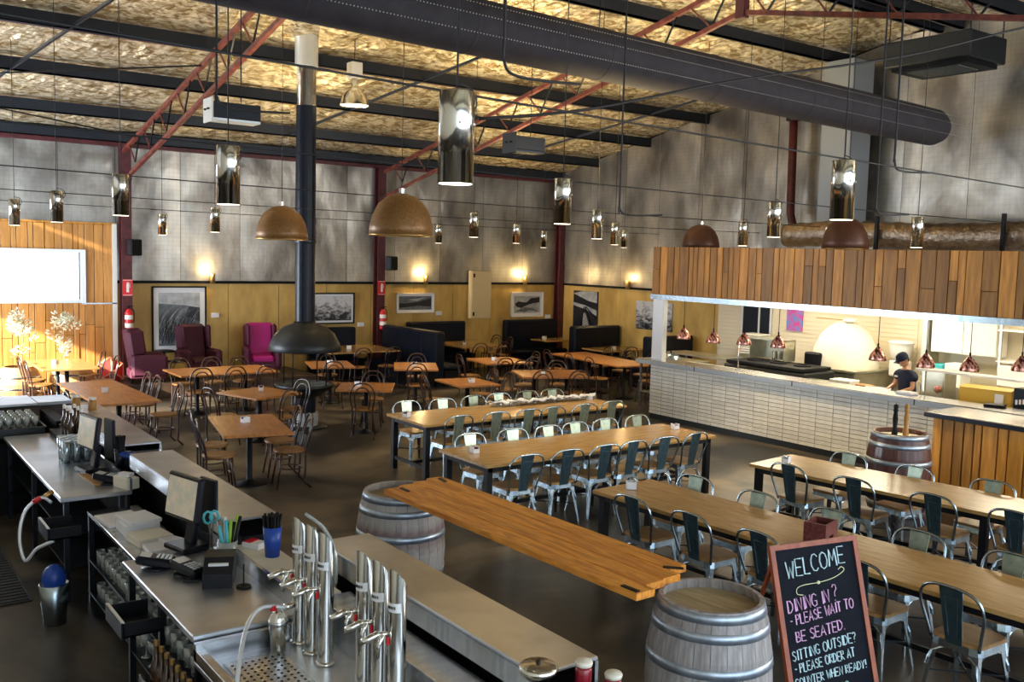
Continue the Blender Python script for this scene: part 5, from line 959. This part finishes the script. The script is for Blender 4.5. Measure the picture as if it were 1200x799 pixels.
for i, (y, r_, h_, z, m_) in enumerate(((7.6, .13, .16, 1.96, 'chrome'), (7.2, .15, .2, 1.96, 'chrome'), (6.8, .1, .14, 1.96, 'blackm'), (7.5, .16, .12, 1.42, 'white'), (6.5, .12, .18, 1.42, 'white'))):
    t = thing('saucepan', f'{"steel" if m_ == "chrome" else "dark" if m_ == "blackm" else "white"} pan on the kitchen shelf, {ORD[i]} along', 'pan', (16.42, y, z), 0, 'pans on the kitchen shelf'); MB().lathe([(0, 0), (r_, 0), (r_, h_), (r_-.01, h_), (r_-.01, .01), (0, .01)], 18).build('pan_body', m_, t); MB().tube([(0, -r_, h_*.8), (0, -r_-.15, h_*.9)], .01, 5).build('handle', 'blackm', t)
t = thing('cardboard_box', 'large yellow cardboard box on the servery at the right', 'box', (13.75, 7.0, .95), .12); m = MB(); m.bx(-.2, .2, -.36, .36, 0, .3); m.build('carton', 'card', t); MB().box((-.21, -.2, .15), (.006, .12, .2)).build('printed_side', 'paper', t)
for s in (-1, 1): MB().box((s*.12, 0, .31), (.2, .72, .012), ry=s*.15).build('flap', 'card', t)
kbench(13.35, 14.15, 5.0, 7.9, .95, 'steel bench carrying the yellow cardboard box')
t = thing('pass_shelf', 'thin white overshelf above the servery at the right', 'shelf', (0, 0, 0)); MB().bx(13.25, 13.5, 4.7, 7.9, 1.44, 1.47, .004).build('shelf_board', 'white', t)
for y in (4.9, 7.8): MB().bx(13.33, 13.37, y-.02, y+.02, 1.12, 1.44).build('upright', 'stainkit', t)
t = thing('order_screen', 'dark blue box with red and white lettering at the far right', 'screen', (13.5, 6.25, .95)); t.scale = (1, 1, 1.5); MB().box((0, 0, .13), (.2, .5, .26), bev=.01).build('case', 'leather', t); m = MB()
for i in range(9): m.box((-.103, .2-i*.05, .13+.006*(i % 3)), (.004, .03, .045))
m.build('lettering', 'white', t); MB().box((-.104, 0, .13), (.004, .06, .06)).build('red_lettering', 'red', t)
for i, (y, m_, lab) in enumerate(((7.75, 'paper', 'crumpled white cloth on the servery top'), (6.45, 'blackm', 'flat black tray on the servery top'), (5.9, 'steel', 'steel utensils on the servery top'))): tag(MB().box((0, 0, .02), (.2, .26, .04), rz=.3*i, bev=.012).build('servery_item', m_, None, (12.82, y, 1.12)), lab, 'kitchen item')
t = thing('domed_lid', 'grey domed lid on the kitchen bench beside the servery post', 'lid', (13.6, 13.3, .98)); MB().lathe([(.2, 0), (.19, .08), (.13, .15), (0, .18)], 20).build('lid_body', 'galv', t); MB().ball((0, 0, .19), .02, 8).build('knob', 'blackm', t)
# ------------------------------------------------------------------ chef
def skin_body(name, verts, edges, radii, m, parent, lv=2, root=0):
    me = bpy.data.meshes.new(name); me.from_pydata([tuple(v) for v in verts], edges, []); o = bpy.data.objects.new(name, me); C.objects.link(o); me.materials.append(M[m])
    md = o.modifiers.new('skin', 'SKIN'); me.skin_vertices.new() if not me.skin_vertices else None
    for i, r in enumerate(radii): me.skin_vertices[0].data[i].radius = r if isinstance(r, tuple) else (r, r)
    me.skin_vertices[0].data[root].use_root = True
    sb = o.modifiers.new('sub', 'SUBSURF'); sb.levels = lv; sb.render_levels = lv
    for p in me.polygons: p.use_smooth = True
    md.use_smooth_shade = True; o.parent = parent; return o
ch = thing('person', 'chef in a dark cap and navy t-shirt looking down behind the servery', 'person', (13.95, 8.42, -.0), R(66))
# local: faces +Y, x right
V = [(0, 0, .92), (0, .01, 1.08), (0, .03, 1.24), (0, .05, 1.34), (0, .07, 1.42), (-.17, .04, 1.31), (-.23, .08, 1.08), (-.15, .28, 1.0), (.17, .04, 1.31), (.23, .08, 1.08), (.15, .28, 1.0), (-.1, 0, .86), (-.11, .03, .48), (-.11, -.01, .08), (-.11, .1, .03), (.1, 0, .86), (.11, .03, .48), (.11, -.01, .08), (.11, .1, .03)]
E = [(0, 1), (1, 2), (2, 3), (3, 4), (3, 5), (5, 6), (6, 7), (3, 8), (8, 9), (9, 10), (0, 11), (11, 12), (12, 13), (13, 14), (0, 15), (15, 16), (16, 17), (17, 18)]
Rr = [(.15, .11), (.14, .1), (.11, .09), (.05, .05), (.042, .042), (.035, .035), (.04, .04), (.03, .03), (.035, .035), (.045, .045), (.03, .03), (.09, .09), (.06, .06), (.04, .04), (.035, .03), (.09, .09), (.06, .06), (.04, .04), (.035, .03)]
skin_body('body', V, E, Rr, 'skin', ch)
V2 = [(0, 0, .9), (0, .01, 1.08), (0, .03, 1.24), (0, .045, 1.34), (-.17, .04, 1.31), (-.22, .06, 1.16), (.17, .04, 1.31), (.22, .06, 1.16)]
skin_body('tshirt', V2, [(0, 1), (1, 2), (2, 3), (3, 4), (4, 5), (3, 6), (6, 7)], [(.175, .135), (.17, .13), (.185, .135), (.12, .1), (.1, .1), (.075, .075), (.1, .1), (.075, .075)], 'navy', ch)
skin_body('trousers', [(0, 0, .92), (-.1, 0, .84), (-.11, .03, .48), (-.11, 0, .1), (.1, 0, .84), (.11, .03, .48), (.11, 0, .1)], [(0, 1), (1, 2), (2, 3), (0, 4), (4, 5), (5, 6)], [(.16, .13), .11, .08, .06, .11, .08, .06], 'black', ch)
MB().box((.06, .18, 1.24), (.08, .006, .03), rx=.1).build('shirt_print', 'paper', ch)
hd = MB(); Rm = Matrix.Translation((0, .11, 1.5)) @ Matrix.Rotation(R(-30), 4, 'X')
def hm(mb, nm, m, par=ch): mb.v = [tuple(Rm @ Vector(v)) for v in mb.v]; return mb.build(nm, m, par)
pf = MB().lathe([(0, -.115), (.03, -.11), (.055, -.08), (.068, -.03), (.074, .03), (.07, .075), (.045, .105), (0, .115)], 20); pf.v = [(x, y*1.2, z) for x, y, z in pf.v]
pf.add([(-.014, .078, -.03), (.014, .078, -.03), (0, .108, -.025), (0, .082, .02)], [(0, 1, 2), (1, 3, 2), (3, 0, 2)])
for s in (-1, 1): pf.ball((s*.074, -.005, -.005), .018, 8, 1.3)
head = hm(pf, 'head', 'skin')
for s in (-1, 1): hm(MB().ball((s*.028, .078, .012), .009, 8), 'eye', 'white', head); hm(MB().box((s*.028, .085, .032), (.03, .006, .006)), 'eyebrow', 'hair', head)
hm(MB().box((0, .081, -.06), (.04, .006, .009)), 'mouth', 'plum', head)
cp = MB().lathe([(.0795, .02), (.083, .03), (.085, .06), (.075, .1), (.05, .125), (0, .135)], 22); cp.v = [(x, y*1.18, z) for x, y, z in cp.v]; cp.box((0, .1, .03), (.12, .08, .008), rx=-.15); hm(cp, 'cap', 'navy')
hr = MB().lathe([(.05, -.06), (.078, -.03), (.08, .03), (.07, .05)], 16, a0=R(200), a1=R(340)); hr.v = [(x, y*1.2, z) for x, y, z in hr.v]; hm(hr, 'hair', 'hair')
for s, side in ((-1, 'left'), (1, 'right')):
    V3 = [(s*.15, .27, 1.0), (s*.14, .33, .985), (s*.13, .37, .975)]; Ed = [(0, 1), (1, 2)]; rr_ = [(.026, .02), (.032, .016), (.03, .014)]
    for k in range(4): b0 = len(V3); dx = (k-1.5)*.018; V3 += [(s*.13+dx, .395, .97), (s*.13+dx, .42-.004*abs(k-1.5), .955), (s*.13+dx*.9, .43-.006*abs(k-1.5), .935)]; Ed += [(2, b0), (b0, b0+1), (b0+1, b0+2)]; rr_ += [.009, .008, .007]
    b0 = len(V3); V3 += [(s*.1, .345, .98), (s*.085, .375, .965)]; Ed += [(1, b0), (b0, b0+1)]; rr_ += [.011, .009]
    skin_body('hand', V3, Ed, rr_, 'skin', ch, 1)
tag(MB().box((13.62, 8.75, .985), (.3, .4, .02), rz=.4, ry=-.3).build('order_paper', 'paper'), 'white sheet of paper in front of the chef', 'paper')
bpy.context.view_layer.update()
